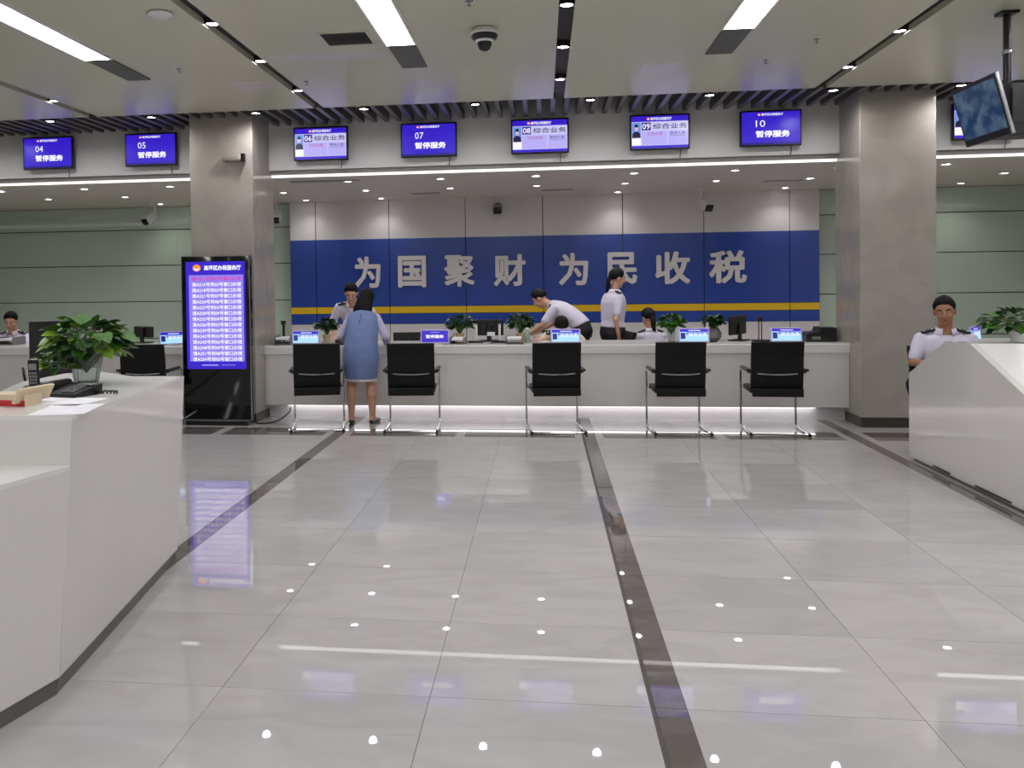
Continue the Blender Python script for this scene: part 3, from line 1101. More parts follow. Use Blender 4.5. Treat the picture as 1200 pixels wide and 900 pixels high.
monitor(-.645, 10.64, R(4), 'black computer monitor standing between two white-posted document cameras', .34, .19)
monitor(2.22, 10.56, R(55), 'black computer monitor turned sideways beside a leafy pot', .42, .22)
monitor(-5.02, 10.62, R(-25), 'black computer monitor behind the empty chair under television 05', .34, .14)

nt_ = empty('note_card', (-.60, 10.22, .85))
MB().rbox(-.045, .045, 0, .004, .09, .135, .001).build('card', M_PAPER, nt_)
MB().tube([(0, .004, 0), (0, .004, .1)], .003, 6).build('stem', M_SILVER, nt_)
MB().lathe([(.03, 0), (.03, .006)], 12).build('foot', M_SILVER, nt_)
tag(nt_, 'small white note card on a stem before the dark monitor', 'card')

pr_ = empty('printer', (3.06, 10.42, .85))
MB().prism([(-.16, .0), (.16, 0), (.16, .155), (.0, .155), (-.02, .11), (-.12, .10), (-.16, .08)], -.15, .15, 'y').build('body', M_BLACK, pr_)
MB().box(-.10, -.01, -.152, -.149, .03, .06).build('paper_slot', M_GREYP, pr_)
MB().rbox(-.02, .14, -.12, .12, .155, .162, .003).build('lid', M_BLACKG, pr_)
tag(pr_, 'black stepped receipt printer on the counter near the marble column', 'printer')

bt = empty('bottle', (-.185, 10.40, .85))
MB().lathe([(.03, 0), (.033, .01), (.033, .10), (.014, .135), (.013, .155)], 16).build('body', M_BOTTLE, bt, True)
MB().lathe([(.015, .153), (.015, .172), (.012, .174)], 14).build('cap', M_WHITEP, bt, True)
tag(bt, 'pale green bottle on the counter beside a bushy plant', 'bottle')
cp = empty('cup', (-.09, 10.44, .85))
MB().lathe([(.028, 0), (.034, .085), (.031, .085), (.026, .006)], 16).build('body', pbr('pale pink ceramic', (214, 176, 174), .4), cp, True)
MB().tube(smooth_path([(.031, 0, .07), (.055, 0, .06), (.05, 0, .03), (.03, 0, .02)], 3), .005, 6).build('handle', MATS['pale pink ceramic'], cp, True)
tag(cp, 'pale pink cup on the counter next to the green bottle', 'cup')
ph_ = empty('pen_holder', (-1.055, 10.40, .85))
MB().lathe([(.022, 0), (.022, .05), (.02, .05), (.019, .004)], 14).build('holder', M_BLACK, ph_, True)
MB().tube([(0, 0, .03), (.012, -.01, .13)], .0035, 6).build('pen', M_NAVY, ph_)
MB().tube([(.003, 0, .03), (-.014, .008, .11)], .0035, 6).build('pen', M_GREYP, ph_)
tag(ph_, 'small black pen holder beside the paused counter screen', 'pen holder')
sb = MB().rbox(-.055, .055, -.05, .05, 0, .07, .012, 2).build('stamp_box', M_MAROON, None, True)
sb.location = (-2.36, 10.13, .85)
tag(sb, 'dark red stamp box on the counter by the woman in blue', 'box')
for i, (x, y, lb, wd, hh) in enumerate(((-3.05, 10.22, 'grey paper tray on the counter near the marble column', .2, .12),
                                        (-.985, 10.26, 'grey document tray left of the dark monitor, under a plant', .17, .08),
                                        (-.33, 10.22, 'grey document tray between the dark monitor and the green bottle', .2, .09),
                                        (-6.72, 10.45, 'pale document tray before the seated clerk and green glass', .22, .10))):
    lb = lb.replace('left of the', 'near the')
    e = empty('document_tray', (x, y, .85))
    MB().box(-wd / 2, wd / 2, -.14, .14, 0, .008).build('bottom', M_GREYP, e)
    for s in (-1, 1):
        MB().box(s * wd / 2 - .003, s * wd / 2 + .003, -.14, .14, .008, hh).build('side', M_GREYP, e)
    MB().box(-wd / 2 + .01, wd / 2 - .01, -.13, .13, hh * .5, hh * .5 + .006).build('shelf', M_GREYP, e)
    MB().box(-wd / 2 + .02, wd / 2 - .02, -.135, .12, hh * .5 + .006, hh * .5 + .03).build('papers', M_PAPER, e)
    tag(e, lb, 'tray')


# ------------------------------------------------------------------ plants
def leaf_mesh(mat):
    # heart-shaped leaf, tip along +Y, slightly cupped
    out = [(0, 0), (.22, -.10), (.44, .02), (.50, .28), (.38, .60), (.18, .86), (0, 1.05), (-.18, .86), (-.38, .60), (-.50, .28), (-.44, .02), (-.22, -.10)]
    mid_ = [(0, .25), (0, .6)]
    vs = [(x, y, .14 * abs(x) - .16 * y * y) for x, y in out] + [(x, y, -.05 - .16 * y * y) for x, y in mid_]
    c0, c1 = 12, 13
    fs = [(0, 1, c0), (1, 2, c0), (2, 3, c0), (3, 4, c1, c0), (4, 5, c1), (5, 6, c1), (6, 7, c1), (7, 8, c1), (8, 9, c0, c1), (9, 10, c0), (10, 11, c0), (11, 0, c0)]
    me = bpy.data.meshes.new('leaf')
    me.from_pydata(vs, [], fs)
    me.materials.append(mat)
    for p in me.polygons:
        p.use_smooth = True
    return me


LEAVES = [leaf_mesh(M_LEAF), leaf_mesh(M_LEAF), leaf_mesh(M_LEAF2), leaf_mesh(M_LEAF3)]


def leaf_frame(pos, outdir, droop, roll):
    y = V(outdir).normalized()
    y = (y + V((0, 0, droop))).normalized()
    x = y.cross(V((0, 0, 1)))
    x = x.normalized() if x.length > 1e-3 else V((1, 0, 0))
    z = x.cross(y)
    m = Matrix((x, y, z)).transposed().to_4x4()
    return Matrix.Translation(pos) @ m @ Matrix.Rotation(roll, 4, 'Y')


def foliage(e, c, rad, n, size, seed, stem_from, split=True, mats=LEAVES):
    rr = random.Random(seed)
    st = MB()
    joined = MB()
    for i in range(n):
        a = rr.uniform(0, 2 * math.pi)
        t = rr.uniform(-.55, 1.0)
        q = math.sqrt(max(0, 1 - t * t * .95))
        d = V((math.cos(a) * q, math.sin(a) * q, t))
        k = rr.uniform(.55, 1.0)
        p = V(c) + V((d.x * rad[0], d.y * rad[1], d.z * rad[2])) * k
        s = size * rr.uniform(.7, 1.25)
        out = V((d.x, d.y, d.z * .4 + .05))
        M = leaf_frame(p, out, rr.uniform(-.7, .1), rr.uniform(-.6, .6)) @ Matrix.Scale(s, 4)
        if i % 3 == 0:
            st.tube(smooth_path([stem_from, (V(stem_from) + p) / 2 + V((0, 0, .03)), p], 3), .003, 5)
        if split:
            o = link('leaf', rr.choice(mats), None, e)
            o.matrix_local = M
        else:
            me = mats[0]
            joined.add([v.co for v in me.vertices], [list(pp.vertices) for pp in me.polygons], M)
    st.build('stems', M_STEM, e)
    return joined


e = empty('potted_pothos', (-2.35, 4.30, 1.07))
prof = [(.052, 0), (.058, .006), (.070, .09), (.088, .175), (.084, .175), (.066, .09), (.05, .012)]
rs = []
n = 32
m = MB()
for r_, z in prof:
    rs.append([V((r_ * (1 + .035 * (i % 2)) * math.cos(2 * math.pi * i / n), r_ * (1 + .035 * (i % 2)) * math.sin(2 * math.pi * i / n), z)) for i in range(n)])
m.rings(rs)
m.build('vase', M_GLASS, e)
foliage(e, (.01, 0, .225), (.205, .17, .115), 190, .066, 5, (0, 0, .06))
foliage(e, (-.12, -.05, .12), (.12, .09, .06), 40, .055, 6, (0, 0, .08))
tag(e, 'bushy green pothos in a clear fluted vase on the reception bar', 'plant')

e = empty('desk_plant', (3.56, 7.12, 1.066))
MB().lathe([(.06, 0), (.085, .005), (.095, .07), (.09, .07), (.08, .05)], 20).build('pot', M_WHITEP, e, True)
foliage(e, (0, 0, .145), (.30, .14, .11), 130, .062, 8, (0, 0, .05), True, [LEAVES[3], LEAVES[3], LEAVES[0]])
tag(e, 'dark green leafy plant on top of the guard desk', 'plant')

for i, (x, y, rx, rz_, cz, lb, glass) in enumerate(((-2.62, 10.52, .13, .075, .21, 'small dark plant in a beige pot beside the woman in blue', 0),
                                                    (-1.00, 10.62, .14, .10, .22, 'bushy plant on the counter on the paused screen side of the dark monitor', 0),
                                                    (-.27, 10.62, .15, .10, .22, 'bushy plant on the counter between the dark monitor and the bending clerk', 0),
                                                    (1.46, 10.42, .14, .08, .22, 'pale plant in a tall glass vase on the counter', 1),
                                                    (1.97, 10.64, .11, .07, .21, 'small leafy plant in a rounded grey pot beside the turned monitor', 2))):
    e = empty('counter_plant', (x, y, .85))
    if glass == 1:
        MB().lathe([(.035, 0), (.04, .004), (.045, .16), (.042, .16), (.037, .01)], 16).build('vase', M_GLASS, e, True)
    elif glass == 2:
        MB().lathe([(.05, 0), (.085, .03), (.09, .08), (.06, .14), (.05, .14)], 16).build('pot', M_GREYP, e, True)
    else:
        MB().lathe([(.04, 0), (.055, .10), (.05, .10), (.045, .08)], 16).build('pot', M_POT, e, True)
    j = foliage(e, (0, 0, cz), (rx * 1.08, rx * .85, rz_), 150, .055, 20 + i, (0, 0, .08), False)
    o = j.build('foliage', M_LEAF3 if i != 3 else M_LEAF, e, True)
    o['kind'] = 'stuff'
    tag(e, lb, 'plant')

# ------------------------------------------------------------------ things on the reception desk
e = empty('cordless_phone', (-2.44, 3.98, 1.07), R(15))
MB().rbox(-.045, .045, -.05, .045, 0, .035, .012, 2).build('cradle', M_BLACK, e, True)
T = Matrix.Rotation(R(8), 4, 'X')
MB().rbox(-.024, .024, -.018, .014, .02, .165, .01, 2, T).build('handset', M_BLACK, e, True)
MB().box(-.017, .017, -.0195, -.0175, .115, .145, T).build('display', M_GREYP, e)
for r_ in range(4):
    for c in range(3):
        MB().box(-.017 + .0125 * c, -.008 + .0125 * c, -.0200, -.0175, .045 + .016 * r_, .055 + .016 * r_, T).build('key', M_GREYP, e)
tag(e, 'dark cordless phone standing upright in its cradle on the reception bar', 'phone')

e = empty('desk_phone', (-2.19, 3.87, 1.07), R(-14))
MB().prism([(-.09, 0), (.09, 0), (.09, .05), (-.09, .018)], -.10, .10, 'x').build('body', M_BLACK, e)
MB().rbox(-.12, -.075, -.10, .09, .03, .068, .014, 2).build('handset', M_BLACK, e, True)
MB().rbox(.0, .08, .03, .08, .044, .05, .002).build('display', M_GREYP, e)
for r_ in range(4):
    for c in range(3):
        MB().box(.002 + .026 * c, .02 + .026 * c, -.07 + .024 * r_, -.055 + .024 * r_, .024 + .005 * r_, .032 + .005 * r_).build('key', M_GREYP, e)
MB().tube([V((.10 + .10 * t / 40, .05 + .03 * math.sin(t * .05) + .006 * math.sin(t * .9), .012 + .006 * math.cos(t * .9))) for t in range(41)], .0045, 5).build('coiled_cord', M_BLACK, e, True)
tag(e, 'flat black desk telephone with coiled cord on the reception bar', 'phone')

e = empty('leaflet_box', (-2.27, 3.56, 1.07), R(-8))
MB().box(-.10, .09, -.06, .05, 0, .05).build('box', M_BEIGE, e)
MB().box(-.102, .092, -.063, -.060, .002, .026).build('red_label', M_RED, e)
MB().rbox(.04, .055, -.10, .12, .045, .115, .002, 1, Matrix.Rotation(R(28), 4, 'Y')).build('clear_side', M_BEIGE, e)
tag(e, 'kraft leaflet box with a red front at the edge of reception bar', 'box')

for (x, y, rz, a, b, lb, z, nm) in ((-1.955, 3.42, 12, .11, .15, 'white paper sheet on the reception bar in front of desk phone', 1.0705, 'paper_sheet'),
                                    (-2.12, 3.66, -6, .16, .12, 'white sheet lying under the black desk telephone', 1.0705, 'paper_sheet'),
                                    (-2.28, 2.93, 4, .16, .20, 'white paper sheet on the lower writing desk', .8805, 'paper_sheet')):
    o = MB().box(-a, a, -b, b, 0, .0015).build(nm, M_PAPER)
    o.location = (x, y, z)
    o.rotation_euler = (0, 0, R(rz))
    tag(o, lb, 'paper')
o = MB().rbox(-.1, .1, -.07, .07, 0, .012, .003).build('notebook', M_OLIVE)
o.location = (-2.42, 4.14, 1.0702)
o.rotation_euler = (0, 0, R(20))
tag(o, 'pale green notebook lying beside the glass vase', 'notebook')
e = empty('card_reader', (-2.43, 3.0, .8805 + .0015), R(10))
MB().rbox(-.07, .07, -.05, .05, 0, .025, .006).build('body', M_BLACK, e)
MB().box(-.05, .05, -.03, .02, .025, .027).build('pad', M_GREYP, e)
tag(e, 'black card reader on the lower writing desk', 'card reader')


# ------------------------------------------------------------------ people
def remesh(mb, voxel, it=2, fac=.5):
    me = mb.mesh('tmp')
    o = bpy.data.objects.new('tmp', me)
    COL.objects.link(o)
    m = o.modifiers.new('r', 'REMESH')
    m.mode = 'VOXEL'
    m.voxel_size = voxel
    m.adaptivity = 0
    if it:
        s = o.modifiers.new('s', 'SMOOTH')
        s.factor = fac
        s.iterations = it
    dg = bpy.context.evaluated_depsgraph_get()
    out = bpy.data.meshes.new_from_object(o.evaluated_get(dg))
    bpy.data.objects.remove(o)
    bpy.data.meshes.remove(me)
    for p in out.polygons:
        p.use_smooth = True
    return out


def soft(name, mb, mat, parent, voxel=.011, it=3):
    me = remesh(mb, voxel, it)
    me.materials.clear()
    me.materials.append(mat)
    o = bpy.data.objects.new(name, me)
    COL.objects.link(o)
    o.parent = parent
    return o


def person(loc, rz, label, lean=0, head=(0, 0, 0), pelvis=.92, sc=1.0, arms=None, legs=None, outfit='uniform', hair='short',
           female=False, skin=None, side=0.0, shirt=None, bulk=1.0):
    """Local frame: faces +Y, +X to its own right. arms/legs: dict s -> joints."""
    skin = skin or M_SKIN
    tb = bulk if outfit == 'uniform' else 1.0
    shirt = shirt or M_SHIRT
    root = empty('person', loc, rz)
    root.scale = (sc, sc, sc)
    tag(root, label, 'person')
    # spine curve
    P0 = V((0, 0, pelvis))

    def frame(t):
        pos = P0.copy()
        n = 12
        for i in range(n):
            u = (i + .5) / n * t
            a = R(lean) * min(1, max(0, (u + .05) / .25))
            pos += V((math.sin(R(side)) * t / n, math.sin(a) * t / n, math.cos(a) * math.cos(R(side)) * t / n))
        a = R(lean) * min(1, max(0, (t + .05) / .25))
        up = V((math.sin(R(side)), math.sin(a), math.cos(a))).normalized()
        x = V((1, 0, -math.sin(R(side)))).normalized()
        fwd = up.cross(x).normalized()
        return pos, x, fwd, up

    sw = .165 if female else .185
    tors = [(-.10, .15, .105), (-.02, .168, .122), (.06, .155, .115), (.14, .130 if female else .14, .10), (.26, .145 if female else .158, .112),
            (.37, .155 if female else .172, .115), (.445, .15 if female else .17, .095), (.49, .10, .075), (.52, .06, .058)]

    def torso(mb, t0, t1, inflate=0.0, belly=1.0):
        sp = []
        for t, rx, ry in tors:
            if t0 - 1e-6 <= t <= t1 + 1e-6:
                p, x, f, u = frame(t)
                sp.append((p, x * (rx * (1 + .5 * (tb - 1)) + inflate) * belly, f * (ry * tb + inflate) * belly))
        mb.loft(sp, 20)

    body = MB()
    torso(body, -.2, 1)
    nb, nx, nf, nu = frame(.49)
    Hd = Matrix.Rotation(R(head[1]), 3, 'Z') @ Matrix.Rotation(R(-head[0]), 3, 'X') @ Matrix.Rotation(R(head[2]), 3, 'Y')
    hc = nb + nu * .085 + Hd @ V((0, .025, .115))
    HM = Matrix.Translation(hc) @ Hd.to_4x4()
    body.capsule(nb - nu * .02, .056 if female else .062, HM @ V((0, -.012, -.06)), .05 if female else .056)
    # head
    hk = .98 if female else 1.0
    HM = HM @ Matrix.Scale(hk, 4)
    body.ball((0, -.008, .02), (.076, .094, .092), 20, 12, HM)
    body.ball((0, .022, -.045), (.060, .068, .075), 18, 10, HM)
    body.ball((0, .055, -.092), (.030, .026, .024), 12, 8, HM)
    body.capsule((0, .088, .012), .010, (0, .108, -.028), .015, 10, 1.0, HM)
    body.capsule((-.032, .078, .022), .012, (.032, .078, .022), .012, 8, 1.0, HM)
    for s in (-1, 1):
        body.ball((.036 * s, .066, -.03), (.022, .02, .024), 10, 6, HM)
        body.ball((.077 * s, -.004, -.008), (.011, .019, .032), 10, 8, HM)
    body.capsule((-.017, .082, -.060), .0085, (.017, .082, -.060), .0085, 8, 1.0, HM)
    # arms
    sl_arm = MB()
    sl_sep = {-1: MB(), 1: MB()}
    arms = arms or {}
    sh = {}
    for s in (-1, 1):
        p, x, f, u = frame(.432)
        S0 = p + x * s * sw
        sh[s] = S0
        dft = (S0 + V((.05 * s, -.02, -.28)), S0 + V((.06 * s, .05, -.53)), V((0, .12, -1)), V((-s, 0, 0)), .5)
        el, wr, hd, pn, curl = arms.get(s, dft)
        el, wr, hd, pn = V(el), V(wr), V(hd).normalized(), V(pn)
        el = S0 + (el - S0).normalized() * min((el - S0).length, .31)
        k = .86 if female else 1.0
        body.capsule(S0, .05 * k, el, .038 * k)
        body.capsule(el, .039 * k, wr, .026 * k)
        pn = (pn - hd * pn.dot(hd)).normalized()
        sx = hd.cross(pn).normalized()
        # palm
        sp = []
        for t, rw, rt in ((-.01, .024, .018), (.02, .034, .017), (.055, .041, .015), (.085, .040, .012)):
            sp.append((wr + hd * t, sx * rw, pn * rt))
        body.loft(sp, 14)
        for i, (o_, L) in enumerate(((-.030, .072), (-.010, .082), (.011, .076), (.030, .060))):
            a = wr + hd * .082 + sx * o_
            d = hd.copy()
            for j, (fr, r0, r1) in enumerate(((.45, .0092, .0085), (.32, .0085, .008), (.25, .008, .0068))):
                d = (d * math.cos(curl * .75) + pn * math.sin(curl * .75)).normalized()
                pn2 = pn
                b = a + d * L * fr
                body.capsule(a, r0, b, r1, 8)
                a = b
        tside = 1 if sx.dot(V((-s, .3, .2))) > 0 else -1
        a = wr + hd * .022 + sx * .026 * tside
        d1 = (hd * .7 + sx * tside * .7 + pn * .25).normalized()
        b = a + d1 * .045
        body.capsule(a, .013, b, .0105, 8)
        c_ = b + (hd * .9 + sx * tside * .2 + pn * .35).normalized() * .034
        body.capsule(b, .0105, c_, .008, 8)
        # sleeve
        if outfit == 'uniform':
            e_ = S0 + (el - S0) * .72
            sl_arm.capsule(S0, .066 * k, S0 + (el - S0) * .3, .066 * k)
            sl_arm.capsule(S0 + (el - S0) * .3, .064 * k, e_, .058 * k)
        else:
            sl_sep[s].capsule(S0, .066 * k, el, .060 * k)
            sl_sep[s].capsule(el, .060 * k, el + (wr - el) * .6, .060 * k)
    # legs
    legs = legs or {}
    trs = MB()
    for s in (-1, 1):
        hp = P0 + V((.085 * s, 0, -.06))
        kn, an, fd = legs.get(s, ((.10 * s, .03, pelvis - .46), (.10 * s, -.01, .075), (0.05 * s, 1, 0)))
        kn, an = V(kn), V(an)
        fd = V((fd[0], fd[1], 0)).normalized()
        body.capsule(hp, .082 * bulk, kn, .052 * bulk, 14)
        # calf with muscle behind
        cm = kn + (an - kn) * .3
        body.capsule(kn, .05 * bulk, cm + V((0, -.012, 0)), .054 * bulk, 14)
        body.capsule(cm + V((0, -.012, 0)), .054 * bulk, an, .034, 14)
        heel = V((an.x, an.y, .035)) - fd * .035
        toe = V((an.x, an.y, .028)) + fd * .16
        body.capsule(an, .034, heel, .032)
        body.capsule(heel, .032, toe, .025, 12)
        shm = MB()
        if outfit == 'dress':
            shm.capsule(heel + V((0, 0, -.006)), .035, toe + V((0, 0, -.006)), .03, 12)
            shm.tube([an + V((.036 * math.cos(R(t)), .036 * math.sin(R(t)), .0)) for t in range(0, 361, 30)], .007, 6)
        else:
            shm.capsule(heel, .042, toe, .035, 12)
        soft('shoe', shm, M_SHOE, root, .009, 1)
        trs.capsule(hp, .098, kn, .068, 14)
        trs.capsule(kn, .068, an + V((0, 0, .02)), .058, 14)
    me = remesh(body, .0072, 3)
    me.materials.clear()
    me.materials.append(skin)
    bo = bpy.data.objects.new('body', me)
    COL.objects.link(bo)
    bo.parent = root
    # clothing
    if outfit == 'uniform':
        st = MB()
        torso(st, .05, .50, .018)
        for i in range(len(sl_arm.v)):
            pass
        st.add(sl_arm.v, sl_arm.f)
        so = soft('shirt', st, shirt, root, .011, 3)
        tr_ = MB()
        torso(tr_, -.2, .07, .012)
        tr_.add(trs.v, trs.f)
        soft('trousers', tr_, M_TROUS, root, .014, 2)
        p, x, f, u = frame(.03)
        MB().loft([(p - u * .015, x * .18, f * .135), (p + u * .02, x * .18, f * .135)], 24).build('belt', M_BLACK, root) if False else None
        # collar
        p, x, f, u = frame(.505)
        cm_ = MB()
        n = 18
        r1, r2 = [], []
        for i in range(n + 1):
            a = R(115) + R(310) * i / n
            d = x * math.cos(a) * .074 + f * math.sin(a) * .070
            r1.append(p + d * 1.0 + u * .038)
            r2.append(p + d * 1.42 - u * .018 + f * (.02 if i in (0, n) else 0))
        cm_.add(r1 + r2, [[i, i + 1, n + 2 + i, n + 1 + i] for i in range(n)])
        co = cm_.build('collar', shirt, so, True)
        sd = co.modifiers.new('t', 'SOLIDIFY')
        sd.thickness = .006
        for s in (-1, 1):
            c0, x, f, u = frame(.448)
            ang = R(16) * s
            c1 = c0 + x * s * (.118 if female else .13) + u * .057
            xx = (x * math.cos(ang) - u * math.sin(ang)).normalized()
            uu = f.cross(xx) * -1
            Mx = Matrix((xx, f, uu if uu.dot(u) > 0 else -uu)).transposed().to_4x4()
            Mx = Matrix.Translation(c1) @ Mx
            ep = MB().rbox(-.058, .058, -.027, .027, -.008, .014, .006, 1, Mx).build('epaulette', M_NAVY, so)
            for q in (-.032, .03):
                MB().box(q - .008, q + .008, -.009, .009, .014, .0155, Mx).build('badge', M_PAPER, ep)
        # tie / placket
        pk = MB()
        for t in (.10, .18, .26, .34, .42):
            p, x, f, u = frame(t)
            ry = [r for q, _, r in tors if abs(q - t) < .06][0]
            pk.ball(p + f * (ry + .018), .006, 8, 5)
        pk.build('buttons', M_WHITEP, so)
    else:
        st = MB()
        sp = []
        for t, rx, ry in ((.51, .082, .078), (.48, .15, .096), (.44, .178, .11), (.38, .18, .13), (.26, .175, .14), (.14, .178, .145), (.02, .188, .15), (-.10, .194, .155)):
            p, x, f, u = frame(t)
            sp.append((p, x * rx * 1.13, f * ry * 1.05))
        hem = .50 / sc
        for z, rx, ry in ((pelvis - .2, .203, .16), (pelvis - .3, .198, .158), (hem, .192, .155)):
            sp.append((V((0, .0, z)), V((rx, 0, 0)), V((0, ry, 0))))
        st.loft(sp[::-1], 24)
        do = soft('dress', st, M_DRESS, root, .011, 4)
        lc = MB()
        lc.loft([(V((0, 0, hem - .022)), V((.193, 0, 0)), V((0, .156, 0))), (V((0, 0, hem + .006)), V((.195, 0, 0)), V((0, .158, 0)))], 32)
        lc.build('lace_hem', M_LACE, do, True)
        p, x, f, u = frame(.42)
        MB().tube([frame(t)[0] - frame(t)[2] * (r_ + .004) for t, r_ in ((.46, .092), (.42, .118), (.36, .132), (.30, .138))], .005, 6).build('back_seam', M_NAVY, do)
        for q in (-1, 1):
            soft('sleeve', sl_sep[q], M_SLEEVE, root, .011, 3)
    # face
    for s in (-1, 1):
        MB().ball((.031 * s, .079, .004), (.0125, .008, .0045), 10, 6, HM).build('eye', M_EYEW, root, True)
        MB().ball((.031 * s, .0855, .004), (.0058, .003, .0044), 8, 5, HM).build('iris', M_HAIR, root, True)
        MB().tube([HM @ V(q) for q in ((.014 * s, .092, .026), (.030 * s, .092, .031), (.048 * s, .080, .026))], .0042, 6).build('eyebrow', M_HAIR, root, True)
    MB().tube([HM @ V(q) for q in ((-.022, .084, -.061), (-.008, .0915, -.058), (.008, .0915, -.058), (.022, .084, -.061))], [.003, .0055, .0055, .003], 6).build('mouth', M_LIP, root, True)
    # hair shell
    keys = {'short': ((0, .52), (.6, .46), (.95, .22), (1.25, -.12), (1.7, -.25), (2.1, -.5), (3.2, -.62)),
            'tied': ((0, .52), (.5, .46), (.9, .10), (1.2, -.15), (1.6, -.2), (2.0, -.5), (3.2, -.62)),
            'bob': ((0, .45), (.5, .40), (.8, -.2), (1.1, -.7), (1.5, -.9), (2.2, -.95), (3.2, -.95))}[hair]
    rx, ry, rz_ = .0835, .103, .105
    n, mm = 36, 26
    vs, fs = [], []
    for k in range(mm + 1):
        la = -math.pi / 2 + math.pi * k / mm
        for i in range(n):
            lo = 2 * math.pi * i / n
            d = V((math.cos(la) * math.sin(lo), math.cos(la) * math.cos(lo), math.sin(la)))
            az = abs(math.atan2(d.x, d.y))
            for q in range(len(keys) - 1):
                if keys[q][0] <= az <= keys[q + 1][0]:
                    t = (az - keys[q][0]) / (keys[q + 1][0] - keys[q][0])
                    zl = keys[q][1] * (1 - t) + keys[q + 1][1] * t
                    break
            t = max(0, min(1, (d.z - zl) / .05 + .5))
            q = max(0, min(1, (d.z - zl) / .55))
            q = q * q * (3 - 2 * q)
            g = .80 + (.145 + (.15 if hair == 'short' else .19) * q + .010 * math.sin(9 * lo + 5 * la) + random.uniform(-.010, .014)) * t
            vs.append(HM @ V((d.x * rx * g, -.008 + d.y * ry * g, .02 + d.z * rz_ * g)))
    for k in range(mm):
        for i in range(n):
            j = (i + 1) % n
            fs.append([k * n + i, k * n + j, (k + 1) * n + j, (k + 1) * n + i])
    ho = MB().add(vs, fs).build('hair', M_HAIR, root, True)
    if hair == 'tied':
        sp = []
        for q, r_ in (((0, -.09, .03), .026), ((0, -.108, .0), .032), ((0, -.112, -.06), .036), ((0, -.108, -.13), .034), ((0, -.10, -.20), .022), ((0, -.098, -.23), .006)):
            sp.append((HM @ V(q), Hd @ V((r_, 0, 0)), Hd @ V((0, r_ * .75, .01))))
        MB().loft(sp, 12).build('ponytail', M_HAIR, ho, True)
    if hair == 'bob':
        sp = []
        for q, a, b in (((0, -.02, .05), .082, .085), ((0, -.03, .0), .096, .088), ((0, -.045, -.07), .106, .082), ((0, -.06, -.14), .120, .070), ((0, -.065, -.21), .122, .055), ((0, -.065, -.245), .10, .03)):
            sp.append((HM @ V(q), Hd @ V((a, 0, 0)), Hd @ V((0, b, 0))))
        MB().loft(sp, 20).build('hair_length', M_HAIR, ho, True)
    return root


SIT = {s: ((.11 * s, .40, .46), (.12 * s, .38, .075), (0, 1, 0)) for s in (-1, 1)}

# woman in the blue dress, at the counter with her back to the hall
person((-2.03, 9.70, 0), R(-2), 'person in a pale blue dress leaning over the counter, seen from behind',
       lean=26, head=(20, -8, 3), pelvis=.85, sc=.94, outfit='dress', hair='bob', female=True, bulk=1.22,
       arms={-1: ((-.275, .12, 1.03), (-.22, .36, .915), (.35, 1, -.05), (0, 0, -1), .35),
             1: ((.285, .10, 1.03), (.25, .36, .915), (-.3, 1, -.05), (0, 0, -1), .35)},
       legs={-1: ((-.12, .02, .46), (-.125, .0, .075), (-.15, 1, 0)), 1: ((.12, .02, .46), (.135, .0, .075), (.2, 1, 0))})
# clerk facing her
person((-2.40, 11.28, 0), R(180), 'person in pale uniform shirt leaning across the counter towards the blue dress',
       lean=40, head=(34, 8, 0), pelvis=.90, hair='short',
       arms={-1: ((-.30, .16, 1.05), (-.20, .40, .90), (.3, 1, -.1), (0, 0, -1), .4),
             1: ((.30, .16, 1.05), (.20, .40, .90), (-.3, 1, -.1), (0, 0, -1), .4)})
# bending clerk, facing -X
person((.50, 11.62, 0), R(78), 'person in pale uniform shirt bending low over the counter to write',
       lean=62, head=(42, 0, 0), pelvis=.91, sc=1.02, hair='short',
       arms={-1: ((-.24, .46, .98), (-.18, .64, .86), (0.3, .8, -.5), (0, -.5, -1), .5),
             1: ((.22, .42, .98), (.16, .62, .86), (-.3, .9, -.3), (0, -.4, -1), .5)})
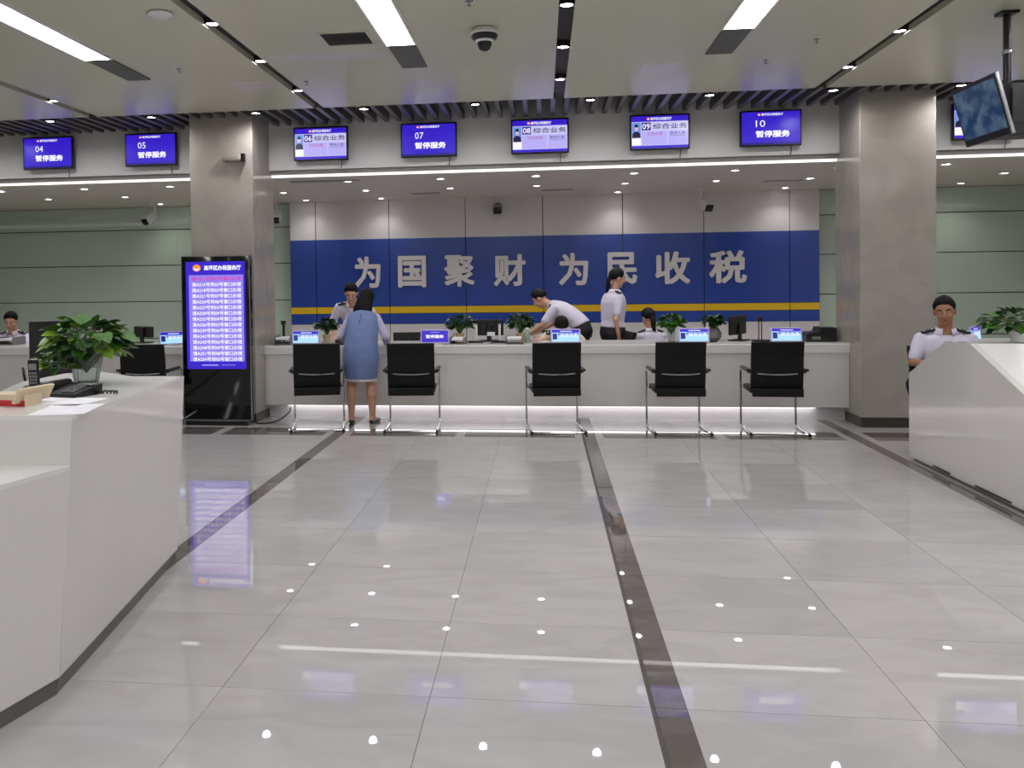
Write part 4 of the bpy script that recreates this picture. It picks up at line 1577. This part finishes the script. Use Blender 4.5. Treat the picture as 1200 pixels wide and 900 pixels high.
# clerk with head down at the desk
person((.22, 11.22, 0), R(180), 'person with head bowed over papers behind a bright counter screen',
       lean=36, head=(62, 0, 0), pelvis=.50, hair='short', shirt=M_SHIRTC,
       arms={-1: ((-.27, .22, .80), (-.12, .45, .875), (.6, 1, 0), (0, 0, -1), .4),
             1: ((.27, .22, .80), (.12, .45, .875), (-.6, 1, 0), (0, 0, -1), .5)}, legs=SIT)
# standing clerk in profile
person((.88, 11.50, 0), R(-68), 'person with ponytail, white uniform shirt and dark trousers standing in profile',
       lean=3, head=(10, -8, 0), pelvis=.905, hair='tied', female=True, bulk=1.2,
       arms={1: ((.23, -.07, 1.07), (.24, -.03, .83), (0, .12, -1), (-1, 0, 0), .45),
             -1: ((-.23, -.02, 1.07), (-.22, .10, .83), (0, .25, -1), (1, 0, 0), .45)})
# seated clerk with ponytail
person((1.36, 11.40, 0), R(18), 'person with dark ponytail seated with their back turned, in white shirt',
       lean=6, head=(14, 8, 0), pelvis=.42 + .04, sc=.95, hair='tied', female=True, legs=SIT,
       arms={-1: ((-.24, .10, .66), (-.14, .34, .70), (.4, 1, 0), (0, 0, -1), .4),
             1: ((.24, .10, .66), (.14, .34, .70), (-.4, 1, 0), (0, 0, -1), .4)})
# guard at the right desk
person((3.535, 8.38, 0.0), R(180 - 14), 'person in lilac uniform shirt with black epaulettes seated behind a faceted desk',
       lean=9, head=(10, -10, 4), pelvis=.545, sc=1.03, hair='short', skin=M_SKIN_SHADE, legs={s: ((.11 * s, .40, .50), (.12 * s, .38, .075), (0, 1, 0)) for s in (-1, 1)},
       arms={-1: ((-.25, .10, .78), (-.12, .34, .78), (.5, 1, 0), (0, 0, -1), .4),
             1: ((.25, .10, .78), (.12, .34, .78), (-.5, 1, 0), (0, 0, -1), .4)})
# clerk in the left bay
person((-7.06, 11.12, 0), R(180), 'person in lilac uniform shirt seated at counter before the green glass wall',
       lean=12, head=(24, 18, 0), pelvis=.47, hair='short', legs=SIT,
       arms={-1: ((-.27, .20, .80), (-.14, .42, .875), (.5, 1, 0), (0, 0, -1), .4),
             1: ((.27, .20, .80), (.14, .42, .875), (-.5, 1, 0), (0, 0, -1), .4)})
